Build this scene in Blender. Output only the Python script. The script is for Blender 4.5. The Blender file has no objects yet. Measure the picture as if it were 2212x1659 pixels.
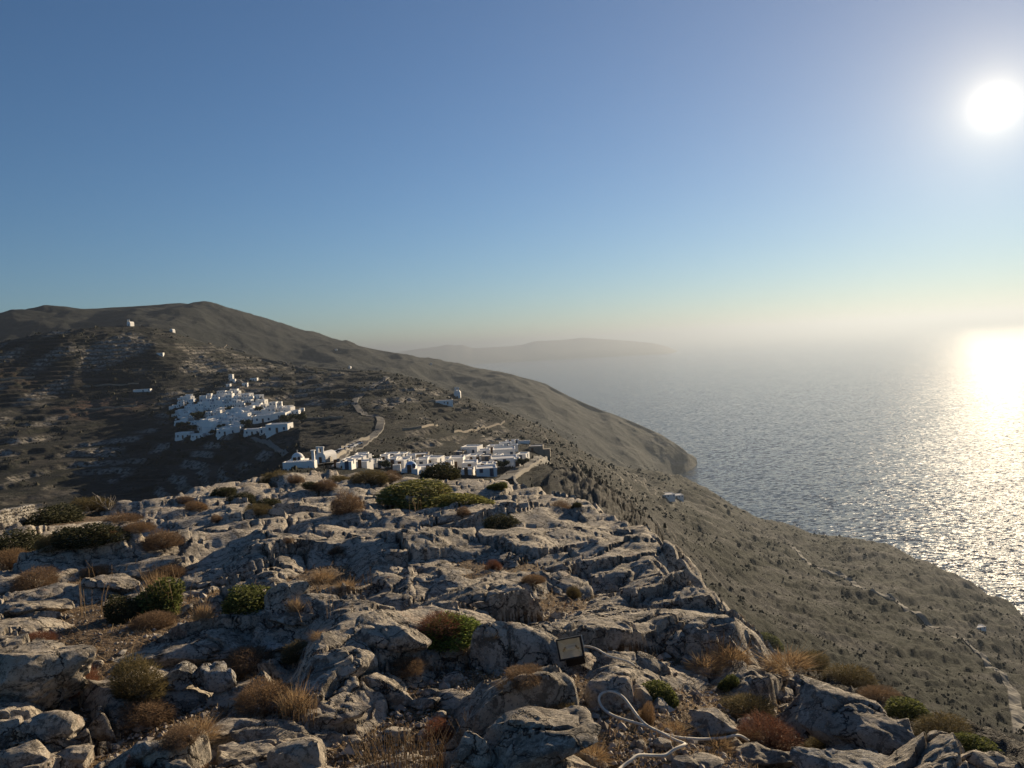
import bpy, math, random
import numpy as np
from mathutils import Vector, Matrix

scene = bpy.context.scene
COL = scene.collection
rng = random.Random(7)
nrg = np.random.default_rng(11)

# ------------------------------------------------------------------ camera
FPX = 769.0                                   # focal length for a 1024 px wide picture
ROLL, PITCH = math.radians(3.15), math.radians(2.9)
fw = Vector((0, math.cos(PITCH), -math.sin(PITCH)))
r0 = Vector((1, 0, 0)); u0 = r0.cross(fw)
rt = r0 * math.cos(ROLL) - u0 * math.sin(ROLL)
up = u0 * math.cos(ROLL) + r0 * math.sin(ROLL)
cd = bpy.data.cameras.new('camera'); cam = bpy.data.objects.new('camera', cd); COL.objects.link(cam)
cd.sensor_width = 36; cd.lens = FPX / 1024 * 36; cd.clip_start = 0.05; cd.clip_end = 300000
cam.matrix_world = Matrix(((rt.x, up.x, -fw.x, 0), (rt.y, up.y, -fw.y, 0), (rt.z, up.z, -fw.z, 0), (0, 0, 0, 1)))
scene.camera = cam

# ------------------------------------------------------------------ world, sun, exposure
SUN_AZ, SUN_EL = math.radians(32.5), math.radians(12.9)      # azimuth is clockwise from +Y
sdir = Vector((math.sin(SUN_AZ) * math.cos(SUN_EL), math.cos(SUN_AZ) * math.cos(SUN_EL), math.sin(SUN_EL)))
world = bpy.data.worlds.new('World'); scene.world = world; world.use_nodes = True
nt = world.node_tree; nt.nodes.clear()
def W(t, **k):
    n = nt.nodes.new(t)
    for a, b in k.items(): setattr(n, a, b)
    return n
out = W('ShaderNodeOutputWorld'); bg = W('ShaderNodeBackground')
sky = W('ShaderNodeTexSky', sky_type='NISHITA', sun_disc=False, sun_elevation=SUN_EL, sun_rotation=SUN_AZ,
        altitude=300, air_density=1.0, dust_density=0.0, ozone_density=4.8)
bg.inputs['Strength'].default_value = 0.050
tcw = W('ShaderNodeTexCoord')
nv = W('ShaderNodeVectorMath', operation='NORMALIZE'); nt.links.new(tcw.outputs['Generated'], nv.inputs[0])
dt = W('ShaderNodeVectorMath', operation='DOT_PRODUCT'); nt.links.new(nv.outputs[0], dt.inputs[0])
dt.inputs[1].default_value = sdir
ac = W('ShaderNodeMath', operation='ARCCOSINE', use_clamp=False)
mn = W('ShaderNodeMath', operation='MINIMUM'); nt.links.new(dt.outputs['Value'], mn.inputs[0]); mn.inputs[1].default_value = 0.9999999
nt.links.new(mn.outputs[0], ac.inputs[0])
def lobe(width, amp, colour):                 # circumsolar glow of the hazy air: amp*exp(-angle/width)
    m = W('ShaderNodeMath', operation='MULTIPLY'); nt.links.new(ac.outputs[0], m.inputs[0]); m.inputs[1].default_value = -1 / width
    e = W('ShaderNodeMath', operation='EXPONENT'); nt.links.new(m.outputs[0], e.inputs[0])
    v = W('ShaderNodeVectorMath', operation='SCALE'); v.inputs[0].default_value = [c * amp for c in colour]
    nt.links.new(e.outputs[0], v.inputs['Scale']); return v.outputs[0]
acc = sky.outputs[0]
for wd, am, c in ((math.radians(0.35), 45.0, (1.0, 0.95, 0.85)),
                  (math.radians(1.1), 8.5, (1.0, 0.88, 0.60)), (math.radians(3.2), 3.4, (1.0, 0.78, 0.40)),
                  (math.radians(5.0), 2.2, (1.0, 0.80, 0.46)),
                  (math.radians(15.0), 2.7, (1.0, 0.66, 0.24))):
    a = W('ShaderNodeVectorMath', operation='ADD'); nt.links.new(acc, a.inputs[0]); nt.links.new(lobe(wd, am, c), a.inputs[1]); acc = a.outputs[0]
nt.links.new(acc, bg.inputs['Color']); nt.links.new(bg.outputs[0], out.inputs['Surface'])

sl = bpy.data.lights.new('sun', 'SUN'); sun = bpy.data.objects.new('sun', sl); COL.objects.link(sun)
sl.energy = 5.0; sl.angle = math.radians(0.53); sl.color = (1.0, 0.80, 0.54)
sun.rotation_euler = sdir.to_track_quat('Z', 'Y').to_euler()
vs = scene.view_settings
scene.display_settings.display_device = 'sRGB'
vs.view_transform = 'Standard'; vs.look = 'None'; vs.exposure = 0.86; vs.gamma = 1; vs.use_curve_mapping = False
cy = scene.cycles
cy.use_denoising = True; cy.max_bounces = 8; cy.diffuse_bounces = 4; cy.glossy_bounces = 2; cy.transmission_bounces = 3
cy.volume_bounces = 1; cy.transparent_max_bounces = 6; cy.caustics_reflective = False; cy.caustics_refractive = False
cy.sample_clamp_indirect = 6; cy.sample_clamp_direct = 1.5

# ------------------------------------------------------------------ helpers: pixels -> rays, noise, meshes, materials
VS = 1024 / 2212.0                            # measurements were taken on a 2212 px wide view of the photograph
fwn, rtn, upn = (np.array(v) for v in (fw, rt, up))
def ray(vx, vy):
    d = fwn + ((vx * VS - 512) / FPX) * rtn - ((vy * VS - 384) / FPX) * upn
    h = math.hypot(d[0], d[1])
    return math.atan2(d[0], d[1]), d[2] / h, math.sqrt(1 + (d[2] / h) ** 2)      # azimuth, slope (z per metre), stretch

def hash2(ix, iy, k):
    h = (ix.astype(np.int64) * 374761393 + iy.astype(np.int64) * 668265263 + k * 1442695041) & 0xFFFFFFFF
    h = ((h ^ (h >> 13)) * 1274126177) & 0xFFFFFFFF
    h = ((h ^ (h >> 16)) * 2246822519) & 0xFFFFFFFF
    return ((h ^ (h >> 15)) & 0xFFFFFF) / float(0xFFFFFF)
def noise2(x, y, k=0):
    xi, yi = np.floor(x), np.floor(y); fx, fy = x - xi, y - yi
    ux, uy = fx * fx * fx * (fx * (fx * 6 - 15) + 10), fy * fy * fy * (fy * (fy * 6 - 15) + 10)
    def g(a, b):
        t = hash2(xi + a, yi + b, k) * (2 * math.pi)
        return np.cos(t) * (fx - a) + np.sin(t) * (fy - b)
    a = g(0, 0) + ux * (g(1, 0) - g(0, 0)); b = g(0, 1) + ux * (g(1, 1) - g(0, 1))
    return 1.5 * (a + uy * (b - a))
def fbm(x, y, n=5, k=0, gain=0.5):
    s = 0; a = 1.0
    for i in range(n):
        s = s + a * noise2(x, y, k + i); x, y, a = x * 2.03 + 13.7, y * 2.03 + 5.1, a * gain
    return s
def ridged(x, y, n=4, k=0):
    s = 0; a = 0.6
    for i in range(n):
        s = s + a * (1 - np.abs(noise2(x, y, k + i)) * 1.6); x, y, a = x * 2.1 + 3.3, y * 2.1 + 9.2, a * 0.5
    return s
def smooth(a, b, x):
    t = np.clip((x - a) / (b - a), 0, 1); return t * t * (3 - 2 * t)
def worley(x, y, k=0):
    """first and second distance, plus cell id randoms and offset from the nearest cell's centre"""
    xi, yi = np.floor(x), np.floor(y)
    f1 = np.full(x.shape, 9.0); f2 = np.full(x.shape, 9.0); ox = np.zeros(x.shape); oy = np.zeros(x.shape)
    ra = np.zeros(x.shape); rb = np.zeros(x.shape); rc = np.zeros(x.shape)
    for dx in (-1, 0, 1):
        for dy in (-1, 0, 1):
            cx, cy_ = xi + dx, yi + dy
            px = cx + 0.1 + 0.8 * hash2(cx, cy_, k); py = cy_ + 0.1 + 0.8 * hash2(cx, cy_, k + 1)
            d = np.hypot(x - px, y - py); m = d < f1
            f2 = np.where(m, f1, np.minimum(f2, d))
            ox = np.where(m, x - px, ox); oy = np.where(m, y - py, oy)
            ra = np.where(m, hash2(cx, cy_, k + 2), ra); rb = np.where(m, hash2(cx, cy_, k + 3), rb); rc = np.where(m, hash2(cx, cy_, k + 4), rc)
            f1 = np.where(m, d, f1)
    return f1, f2, ra, rb, rc, ox, oy
def noise3(x, y, z, k=0):                     # cheap 3-D noise from three slanted 2-D ones
    return (noise2(x + 0.37 * z, y - 0.61 * z, k) + noise2(y + 0.43 * x, z - 0.53 * x, k + 31) + noise2(z + 0.29 * y, x + 0.71 * y, k + 57)) * 0.6

def mesh_np(name, V, F, mats, smooth_shade=True, attrs=None, mat_index=None):
    """V (n,3), F (m,3|4) arrays -> mesh"""
    V = np.asarray(V, dtype=np.float32); F = np.asarray(F, dtype=np.int32)
    me = bpy.data.meshes.new(name); k = F.shape[1]
    me.vertices.add(len(V)); me.vertices.foreach_set('co', V.ravel())
    me.loops.add(F.size); me.loops.foreach_set('vertex_index', F.ravel())
    me.polygons.add(len(F)); me.polygons.foreach_set('loop_start', np.arange(0, F.size, k, dtype=np.int32))
    me.polygons.foreach_set('loop_total', np.full(len(F), k, dtype=np.int32))
    me.polygons.foreach_set('use_smooth', np.full(len(F), smooth_shade, dtype=bool))
    for m in mats if isinstance(mats, (list, tuple)) else [mats]: me.materials.append(m)
    if mat_index is not None: me.polygons.foreach_set('material_index', np.asarray(mat_index, dtype=np.int32))
    for a, v in (attrs or {}).items():
        at = me.attributes.new(a, 'FLOAT', 'POINT'); at.data.foreach_set('value', np.asarray(v, dtype=np.float32).ravel())
    me.update(calc_edges=True); me.validate()
    return me
def link(name, data, parent=None):
    o = bpy.data.objects.new(name, data); COL.objects.link(o)
    if parent is not None: o.parent = parent
    return o
def tag(o, label=None, cat=None, group=None, kind=None):
    if label: o['label'] = label
    if cat: o['category'] = cat
    if group: o['group'] = group
    if kind: o['kind'] = kind
    return o
def empty(name, loc, rz=0.0, sc=(1, 1, 1)):
    o = bpy.data.objects.new(name, None); COL.objects.link(o); o.empty_display_size = 0.1
    o.location = loc; o.rotation_euler = (0, 0, rz); o.scale = sc; return o
def copy_tree(o, parent=None):
    c = o.copy(); COL.objects.link(c)
    if parent is not None: c.parent = parent
    for ch in o.children: copy_tree(ch, c)
    return c

class MB:
    """collects simple solids into one mesh"""
    def __init__(s): s.v, s.f = [], []
    def add(s, v, f):
        b = len(s.v); s.v += [tuple(p) for p in v]; s.f += [tuple(b + i for i in q) for q in f]
    def box(s, x0, x1, y0, y1, z0, z1, taper=0.0):
        t = taper
        s.add([(x0, y0, z0), (x1, y0, z0), (x1, y1, z0), (x0, y1, z0), (x0 + t, y0 + t, z1), (x1 - t, y0 + t, z1), (x1 - t, y1 - t, z1), (x0 + t, y1 - t, z1)],
              [(0, 3, 2, 1), (4, 5, 6, 7), (0, 1, 5, 4), (1, 2, 6, 5), (2, 3, 7, 6), (3, 0, 4, 7)])
    def tube(s, pts, rad, n=6):
        pts = [Vector(p) for p in pts]; rings = []
        for i, p in enumerate(pts):
            t = (pts[min(i + 1, len(pts) - 1)] - pts[max(i - 1, 0)]).normalized()
            a = t.orthogonal().normalized() if i == 0 else (a - t * a.dot(t)).normalized()
            b = t.cross(a); r = rad[i] if isinstance(rad, (list, tuple)) else rad
            rings.append([p + (a * math.cos(k * 2 * math.pi / n) + b * math.sin(k * 2 * math.pi / n)) * r for k in range(n)])
        base = [v for r in rings for v in r]
        f = [(i * n + k, i * n + (k + 1) % n, (i + 1) * n + (k + 1) % n, (i + 1) * n + k) for i in range(len(pts) - 1) for k in range(n)]
        f += [tuple(reversed(range(n))), tuple((len(pts) - 1) * n + k for k in range(n))]
        s.add(base, f)
    def dome(s, c, r, rz, n=12, m=5, a0=0.0):
        v = [(c[0] + r * math.cos(a0 + (math.pi / 2 - a0) * j / m) * math.cos(2 * math.pi * k / n), c[1] + r * math.cos(a0 + (math.pi / 2 - a0) * j / m) * math.sin(2 * math.pi * k / n),
              c[2] + rz * math.sin(a0 + (math.pi / 2 - a0) * j / m)) for j in range(m) for k in range(n)] + [(c[0], c[1], c[2] + rz)]
        f = [(j * n + k, j * n + (k + 1) % n, (j + 1) * n + (k + 1) % n, (j + 1) * n + k) for j in range(m - 1) for k in range(n)]
        f += [((m - 1) * n + k, (m - 1) * n + (k + 1) % n, m * n) for k in range(n)] + [tuple(reversed(range(n)))]
        s.add(v, f)
    def mesh(s, name, mat, smooth_shade=False):
        me = bpy.data.meshes.new(name); me.from_pydata(s.v, [], s.f); me.materials.append(mat)
        if smooth_shade: me.polygons.foreach_set('use_smooth', [True] * len(me.polygons))
        me.update(); return me
    def build(s, name, mat, parent=None, smooth_shade=False): return link(name, s.mesh(name, mat, smooth_shade), parent)

class NB:
    """tiny node-building helper for materials"""
    def __init__(s, name, rough=0.9, spec=0.25):
        s.m = bpy.data.materials.new(name); s.m.use_nodes = True; s.t = s.m.node_tree; s.t.nodes.clear()
        s.out = s.n('ShaderNodeOutputMaterial'); s.b = s.n('ShaderNodeBsdfPrincipled')
        s.t.links.new(s.b.outputs[0], s.out.inputs['Surface']); s.b.inputs['Roughness'].default_value = rough
        s.b.inputs['Specular IOR Level'].default_value = spec
        s.pos = s.n('ShaderNodeNewGeometry').outputs['Position']
    def n(s, t, **k):
        x = s.t.nodes.new(t)
        for a, b in k.items(): setattr(x, a, b)
        return x
    def L(s, a, b):
        if isinstance(a, (int, float)): b.default_value = a
        elif isinstance(a, tuple): b.default_value = a if len(a) == len(b.default_value) else tuple(a) + (1,)
        else: s.t.links.new(a, b)
    def noise(s, scale, detail=4, rough=0.55, vec=None, stretch=None, dist=0.0, out_='Fac'):
        x = s.n('ShaderNodeTexNoise'); x.inputs['Scale'].default_value = scale; x.inputs['Detail'].default_value = detail
        x.inputs['Roughness'].default_value = rough; x.inputs['Distortion'].default_value = dist
        v = vec or s.pos
        if stretch:
            mp = s.n('ShaderNodeMapping'); s.L(v, mp.inputs['Vector']); mp.inputs['Scale'].default_value = stretch[0]; mp.inputs['Rotation'].default_value = stretch[1]; v = mp.outputs[0]
        s.L(v, x.inputs['Vector']); return x.outputs[out_]
    def ramp(s, f, a, b):
        x = s.n('ShaderNodeMapRange', interpolation_type='SMOOTHSTEP'); s.L(f, x.inputs[0]); x.inputs[1].default_value = a; x.inputs[2].default_value = b; return x.outputs[0]
    def math(s, op, a, b=0.0):
        x = s.n('ShaderNodeMath', operation=op); s.L(a, x.inputs[0]); s.L(b, x.inputs[1]); return x.outputs[0]
    def mix(s, f, a, b, mode='MIX'):
        x = s.n('ShaderNodeMix', data_type='RGBA', blend_type=mode); s.L(f, x.inputs[0]); s.L(a, x.inputs[6]); s.L(b, x.inputs[7]); return x.outputs[2]
    def attr(s, name):
        return s.n('ShaderNodeAttribute', attribute_name=name).outputs['Fac']
    def rnd(s): return s.n('ShaderNodeNewGeometry').outputs['Random Per Island']
    def bump(s, h, dist, strength=1.0, normal=None):
        x = s.n('ShaderNodeBump'); x.inputs['Strength'].default_value = strength; x.inputs['Distance'].default_value = dist; s.L(h, x.inputs['Height'])
        if normal: s.L(normal, x.inputs['Normal'])
        return x.outputs[0]
    def done(s, col, normal=None, rough=None):
        s.L(col, s.b.inputs['Base Color'])
        if normal: s.L(normal, s.b.inputs['Normal'])
        if rough is not None: s.L(rough, s.b.inputs['Roughness'])
        return s.m
def rock_look(b, lo, hi, stain):
    """mottled limestone: tone patches, dark lichen, pale crust, rust stains, joints; returns colour and normal"""
    tone, lich, crust = b.noise(1.3, 6, 0.62), b.noise(6.0, 9, 0.74, dist=1.1), b.noise(10.0, 8, 0.72, dist=0.7)
    speck, fleck = b.noise(42, 5, 0.72), b.noise(64, 4, 0.7)
    c = b.mix(b.ramp(tone, 0.36, 0.64), lo, hi)
    c = b.mix(b.math('MULTIPLY', b.ramp(b.noise(2.6, 6, 0.7, dist=0.8), 0.57, 0.66), stain), c, (0.23, 0.115, 0.07))
    c = b.mix(b.math('MULTIPLY', b.ramp(lich, 0.49, 0.56), 0.75), c, (0.115, 0.10, 0.082))
    c = b.mix(b.math('MULTIPLY', b.ramp(crust, 0.56, 0.61), 0.75), c, (0.62, 0.56, 0.47))
    c = b.mix(b.math('MULTIPLY', b.ramp(speck, 0.53, 0.60), 0.6), c, (0.10, 0.087, 0.07))
    c = b.mix(b.math('MULTIPLY', b.ramp(fleck, 0.58, 0.65), 0.7), c, (0.64, 0.59, 0.51))
    wv = b.n('ShaderNodeVectorMath', operation='MULTIPLY_ADD'); b.L(b.noise(2.2, 5, 0.65, out_='Color'), wv.inputs[0]); wv.inputs[1].default_value = (0.55, 0.55, 0.55); b.L(b.pos, wv.inputs[2])
    vo = b.n('ShaderNodeTexVoronoi', feature='DISTANCE_TO_EDGE'); vo.inputs['Scale'].default_value = 1.7
    mp = b.n('ShaderNodeMapping'); b.L(wv.outputs[0], mp.inputs['Vector']); mp.inputs['Scale'].default_value = (0.8, 1.5, 2.2); mp.inputs['Rotation'].default_value = (0.3, 0, 0.6); b.L(mp.outputs[0], vo.inputs['Vector'])
    joint = b.ramp(vo.outputs['Distance'], 0.0, 0.028); c = b.mix(joint, (0.045, 0.036, 0.028), c)
    streak = b.noise(9, 6, 0.65, stretch=((0.5, 2.4, 1.4), (0.3, 0, 0.6)))
    nb = b.bump(b.noise(5, 9, 0.75), 0.11, 0.75); nb = b.bump(lich, 0.045, 0.6, nb); nb = b.bump(b.noise(32, 6, 0.75), 0.022, 0.85, nb); nb = b.bump(streak, 0.04, 0.6, nb); nb = b.bump(joint, 0.03, 0.8, nb)
    return c, nb
def set_sharp(me, deg):
    """crisp breaks: marks the edges whose faces meet at more than deg"""
    nl, npoly, ne = len(me.loops), len(me.polygons), len(me.edges)
    ei = np.empty(nl, np.int32); me.loops.foreach_get('edge_index', ei)
    tot = np.empty(npoly, np.int32); me.polygons.foreach_get('loop_total', tot)
    nm = np.empty(npoly * 3, np.float32); me.polygons.foreach_get('normal', nm); nm = nm.reshape(-1, 3)
    fi = np.repeat(np.arange(npoly), tot); o = np.argsort(ei, kind='stable'); e, f = ei[o], fi[o]
    same = e[1:] == e[:-1]; c = (nm[f[1:]] * nm[f[:-1]]).sum(1)
    sh = np.zeros(ne, bool); sh[e[1:][same & (c < math.cos(math.radians(deg)))]] = True
    at = me.attributes.new('sharp_edge', 'BOOLEAN', 'EDGE'); at.data.foreach_set('value', sh)
def plain(name, col, rough=0.8, metal=0.0, var=0.12, scale=3.0):
    b = NB(name, rough); b.b.inputs['Metallic'].default_value = metal
    f = b.noise(scale, 4)
    return b.done(b.mix(f, tuple(c * (1 - var) for c in col), tuple(min(1, c * (1 + var)) for c in col)))
# ------------------------------------------------------------------ the landscape: one sheet from under the outcrop to the far mountain
SEA_Z = -320.0
PLZ, PLS = -2.03, -0.11                       # the outcrop's mean surface: z = PLZ + PLS*y
def plane_hit(vx, vy):
    az, t, _ = ray(vx, vy); den = t - PLS * math.cos(az)
    return az, (min(60.0, PLZ / den) if den < -1e-3 else 60.0)

def line(pts):
    a = []
    for p in pts:
        az, t, _ = ray(p[0], p[1]); D = p[2]
        if len(p) == 4:
            z = p[3]
            if D is None: D = z / t
        else: z = t * D
        a.append((az, D, z))
    a.sort(); return np.array(a)
B = SEA_Z - 25
LINES = [
 # 1 the rim just past the outcrop, the lower edge of the near village, the crag on its seaward side
 [(-400,1160,55),(0,1165,60),(300,1145,65),(500,1090,90),(600,1045,150),(650,1022,195),(750,1013,205),(830,1020,205),(900,1028,200),(1000,1035,200),(1080,1037,195),(1115,1040,190),
  (1150,1030,200),(1185,1018,205),(1215,1020,200),(1250,1030,190),(1310,1052,165),(1340,1082,150),(1380,1112,120),(1420,1162,95),(1450,1204,80),(1500,1282,60),(1560,1332,50),(1640,1392,42),(1750,1442,36),(1850,1500,30),(2000,1572,26),(2212,1660,24),(2600,1800,22)],
 # 2 dip behind the rim on the left, the top of the near village, dip behind the crag on the right
 [(-400,1220,160),(0,1185,170),(300,1150,180),(450,1115,200),(560,1050,230),(600,1018,245),(640,998,258),(700,990,265),(800,986,275),(900,985,275),(960,985,275),(1000,980,285),(1050,968,300),(1100,960,312),(1140,965,312),(1170,980,305),(1195,1003,300),
  (1215,1020,290),(1250,1050,270),(1310,1090,235),(1340,1125,215),(1380,1170,180),(1420,1235,150),(1450,1290,130),(1500,1375,105),(1560,1440,95),(1640,1510,85),(1750,1570,78),(1850,1640,70),(2000,1720,62),(2212,1810,60),(2600,1960,55)],
 # 3 where the land behind comes into view again
 [(-400,1175,400),(0,1150,410),(200,1128,420),(330,1115,415),(450,1080,400),(560,1025,390),(650,984,370),(760,975,365),(830,975,360),(900,980,350),(960,982,345),(1000,980,350),(1080,965,370),(1150,962,385),(1200,985,370),(1250,1030,350),(1300,1062,330),(1350,1095,310),
  (1400,1145,285),(1450,1205,265),(1500,1275,250),(1560,1340,245),(1640,1405,245),(1750,1460,245),(1850,1515,240),(2000,1590,232),(2212,1680,222),(2600,1850,200)],
 # 4 half way up
 [(-400,905,800),(0,885,805),(200,882,800),(400,872,765),(520,855,755),(640,885,650),(720,885,610),(770,872,620),(850,885,560),(950,905,545),(1050,930,520),(1150,948,500),(1200,962,485),(1250,990,470),(1300,1020,480),(1350,1050,495),
  (1400,1085,510),(1500,1150,525),(1600,1205,530),(1700,1255,525),(1800,1300,515),(1900,1345,500),(2000,1390,480),(2100,1440,460),(2212,1490,440),(2600,1650,380)],
 # 5 the crest with the chapels, the spur, the coast's upper edge
 [(-400,765,1000),(0,738,1035),(80,723,1045),(150,712,1050),(230,705,1060),(280,704,1065),(330,708,1070),(375,717,1080),(420,735,1085),(480,750,1090),(560,770,1085),(640,788,1040),(720,796,980),(755,798,960),(830,803,900),(870,812,870),(930,832,800),(985,856,740),(1050,877,700),(1130,906,680),(1200,936,660),(1250,968,640),
  (1275,983,670),(1310,997,760),(1350,1008,860),(1400,1017,960),(1420,1020,1000),(1445,1035,1060),(1500,1056,1150),(1560,1085,1200),(1590,1100,1220),(1640,1124,1210),(1690,1131,1190),(1750,1155,1150),(1850,1165,1080),(1930,1185,1030),(1960,1200,1000),(2020,1220,970),(2080,1255,930),(2140,1285,905),(2180,1300,890),(2212,1325,870),(2600,1560,720)],
 # 6 dip beyond it
 [(-400,785,1430),(0,758,1450),(200,728,1480),(280,722,1480),(375,735,1460),(480,768,1420),(640,806,1300),(760,817,1200),(870,832,1100),(985,875,950),(1050,895,900),(1130,930,860),(1200,962,850),(1250,995,860),(1310,1018,920),(1350,1028,1010),(1400,1036,1140),
  (1445,1040,1230,B),(1500,1056,1300,B),(1600,1100,1390,B),(1750,1150,1330,B),(1930,1185,1200,B),(2080,1255,1090,B),(2212,1325,1010,B),(2600,1560,860,B)],
 # 7 the mountain's foot
 [(-400,778,1800),(0,752,1800),(200,722,1800),(280,715,1800),(375,726,1780),(480,760,1750),(640,797,1650),(760,807,1600),(870,822,1550),(985,865,1500),(1130,915,1480),(1250,978,1450),(1350,1012,1500),(1415,1027,1640),
  (1461,1031,None,SEA_Z-2),(1480,1024,None,SEA_Z-2),(1500,1013,None,SEA_Z-2),(1507,1010.5,None,SEA_Z-2),(1512,1009,1830,B),(1540,1005,1830,B),(2600,1560,1300,B)],
 # 8 the mountain's skyline
 [(-400,735,2250),(-150,712,2280),(0,689,2300),(95,672,2320),(200,667,2340),(245,662,2350),(300,659,2370),(390,654,2420),(440,658,2460),(490,665,2480),(560,682,2470),(640,708,2450),(720,735,2420),(800,752,2400),(870,763,2380),(925,778,2350),(1000,790,2300),(1080,803,2250),(1140,817,2200),(1180,828,2160),(1230,855,2100),(1300,885,2030),(1370,912,1970),(1430,940,1930),(1475,970,1905),(1498,993,1895),(1506,1006,1890),
  (1512,1009,1900,B),(1540,1005,1900,B),(2600,1560,1500,B)],
]
NC = 780
AZS = np.linspace(math.radians(-40), math.radians(43), NC)
DL, ZL = [], []
D0 = np.full(NC, 12.0); DL.append(D0)
ZL.append(PLZ + PLS * 12 * np.cos(AZS) - 7 + 0 * AZS)
for i, P in enumerate(LINES):
    a = line(P); DL.append(np.interp(AZS, a[:, 0], a[:, 1])); ZL.append(np.interp(AZS, a[:, 0], a[:, 2]))
for i in range(1, len(DL)): DL[i] = np.maximum(DL[i], DL[i - 1] * 1.03)
DL.append(DL[-1] * 1.14); ZL.append(np.where(ZL[-1] < SEA_Z - 10, B, np.maximum(ZL[-1] - 120, B)))
DL.append(np.full(NC, 4800.0)); ZL.append(np.full(NC, B))
DL, ZL = np.array(DL), np.array(ZL)
# smooth knots along the azimuth a little so the slopes do not crease
NSEG = [60, 100, 70, 150, 150, 16, 20, 110, 8, 4]
def pchip_tangents(x, y):
    h = np.diff(x, axis=0); d = np.diff(y, axis=0) / h; m = np.zeros_like(y)
    w1 = 2 * h[1:] + h[:-1]; w2 = h[1:] + 2 * h[:-1]
    same = d[:-1] * d[1:] > 0
    with np.errstate(divide='ignore', invalid='ignore'):
        m[1:-1] = np.where(same, (w1 + w2) / (w1 / d[:-1] + w2 / d[1:]), 0)
    m[0], m[-1] = d[0], d[-1]
    return m
# work with the drop's slope kept: tangents are estimated on z itself
MT = pchip_tangents(DL, ZL)
rowsD, rowsZ = [], []
for i, n in enumerate(NSEG):
    last = i == len(NSEG) - 1
    for k in range(n + (1 if last else 0)):
        s = k / n; D = DL[i] * (DL[i + 1] / DL[i]) ** s; h = DL[i + 1] - DL[i]; t = (D - DL[i]) / h
        z = ((1 + 2 * t) * (1 - t) ** 2) * ZL[i] + t * (1 - t) ** 2 * h * MT[i] + t * t * (3 - 2 * t) * ZL[i + 1] + t * t * (t - 1) * h * MT[i + 1]
        rowsD.append(D); rowsZ.append(z)
LD, LZ = np.array(rowsD), np.array(rowsZ)
NR = len(LD)
AZG = np.broadcast_to(AZS, LD.shape)
LX, LY = LD * np.sin(AZG), LD * np.cos(AZG)
ROW5 = sum(NSEG[:5]); ROW3 = sum(NSEG[:3]); ROW8 = sum(NSEG[:8])
rowi = np.arange(NR)[:, None] + 0 * LD
far = smooth(300, 1500, LD)
azd = np.degrees(AZG)
# relief
amp = 0.0025 * LD
rel = fbm(LX / 260, LY / 260, 3, 3) * np.minimum(9, 0.006 * LD) + fbm(LX / 45, LY / 45, 4, 9) * np.minimum(2.2, 0.004 * LD) + fbm(LX / 9, LY / 9, 3, 21) * np.minimum(0.55 + 0.5 * smooth(5, 14, azd), 0.0035 * LD)
right = smooth(5, 14, azd)
gx = LX * 0.80 + LY * 0.60; gy = -LX * 0.60 + LY * 0.80        # runs down towards the shore
gull = ((ridged(gx / 420, gy / 40, 4, 40) - 0.7) * 8.0 + (ridged(gx / 95, gy / 15, 4, 48) - 0.7) * 3.2) * right * smooth(60, 260, LD) * (1 - smooth(1100, 1500, LD))
crag = smooth(-1, 3, rowi) * (1 - smooth(ROW3 - 25, ROW3, rowi)) * smooth(1.6, 4.5, azd)
cr = (ridged(LX / 19, LY / 19, 5, 60) - 0.7) * np.minimum(4.0, 0.02 * LD) * crag
guard = 1 - 0.75 * (1 - 0.7 * smooth(12, 16, azd)) * np.exp(-((rowi - ROW5) / 3.0) ** 2) - 0.85 * np.exp(-((rowi - ROW8) / 3.0) ** 2)
under = smooth(13, 40, LD)
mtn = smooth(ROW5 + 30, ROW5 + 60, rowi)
mg = (ridged(LX / 420, LY / 700, 4, 71) - 0.7) * 30 * mtn
cr = cr + (ridged(LX / 2.6, LY / 2.6, 5, 68) - 0.7) * 0.8 * smooth(2, 5, azd) * smooth(12, 16, LD) * (1 - smooth(60, 120, LD))
cr = cr + (ridged(LX / 11, LY / 38, 4, 64) - 0.72) * np.minimum(6.0, 0.032 * LD) * crag * smooth(14, 60, LD)
LZ = LZ + under * guard * (rel + gull + mg) + guard * cr * smooth(12, 16, LD)
# terraces on the cultivated slopes
tw = smooth(ROW3 - 10, ROW3 + 20, rowi) * (1 - smooth(ROW5 - 8, ROW5 + 2, rowi)) * (1 - smooth(9, 14, azd)) * smooth(-0.35, 0.15, fbm(LX / 150, LY / 150, 3, 80))
zz = (LZ + 2.5 * noise2(LX / 60, LY / 60, 90)) / 4.2
fr = zz - np.floor(zz); st = np.floor(zz) + smooth(0.55, 1.0, fr)
riser = tw * smooth(0.5, 0.62, fr) * (1 - smooth(0.93, 1.0, fr)) * smooth(-0.15, 0.25, noise2(LX / 35, LY / 90, 95))
LZ = LZ + tw * 0.7 * (st - zz) * 4.2
LZ = np.where((LD > 1.05 * DL[8]) | (LD > 100), np.maximum(LZ, B - 2), LZ)

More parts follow.
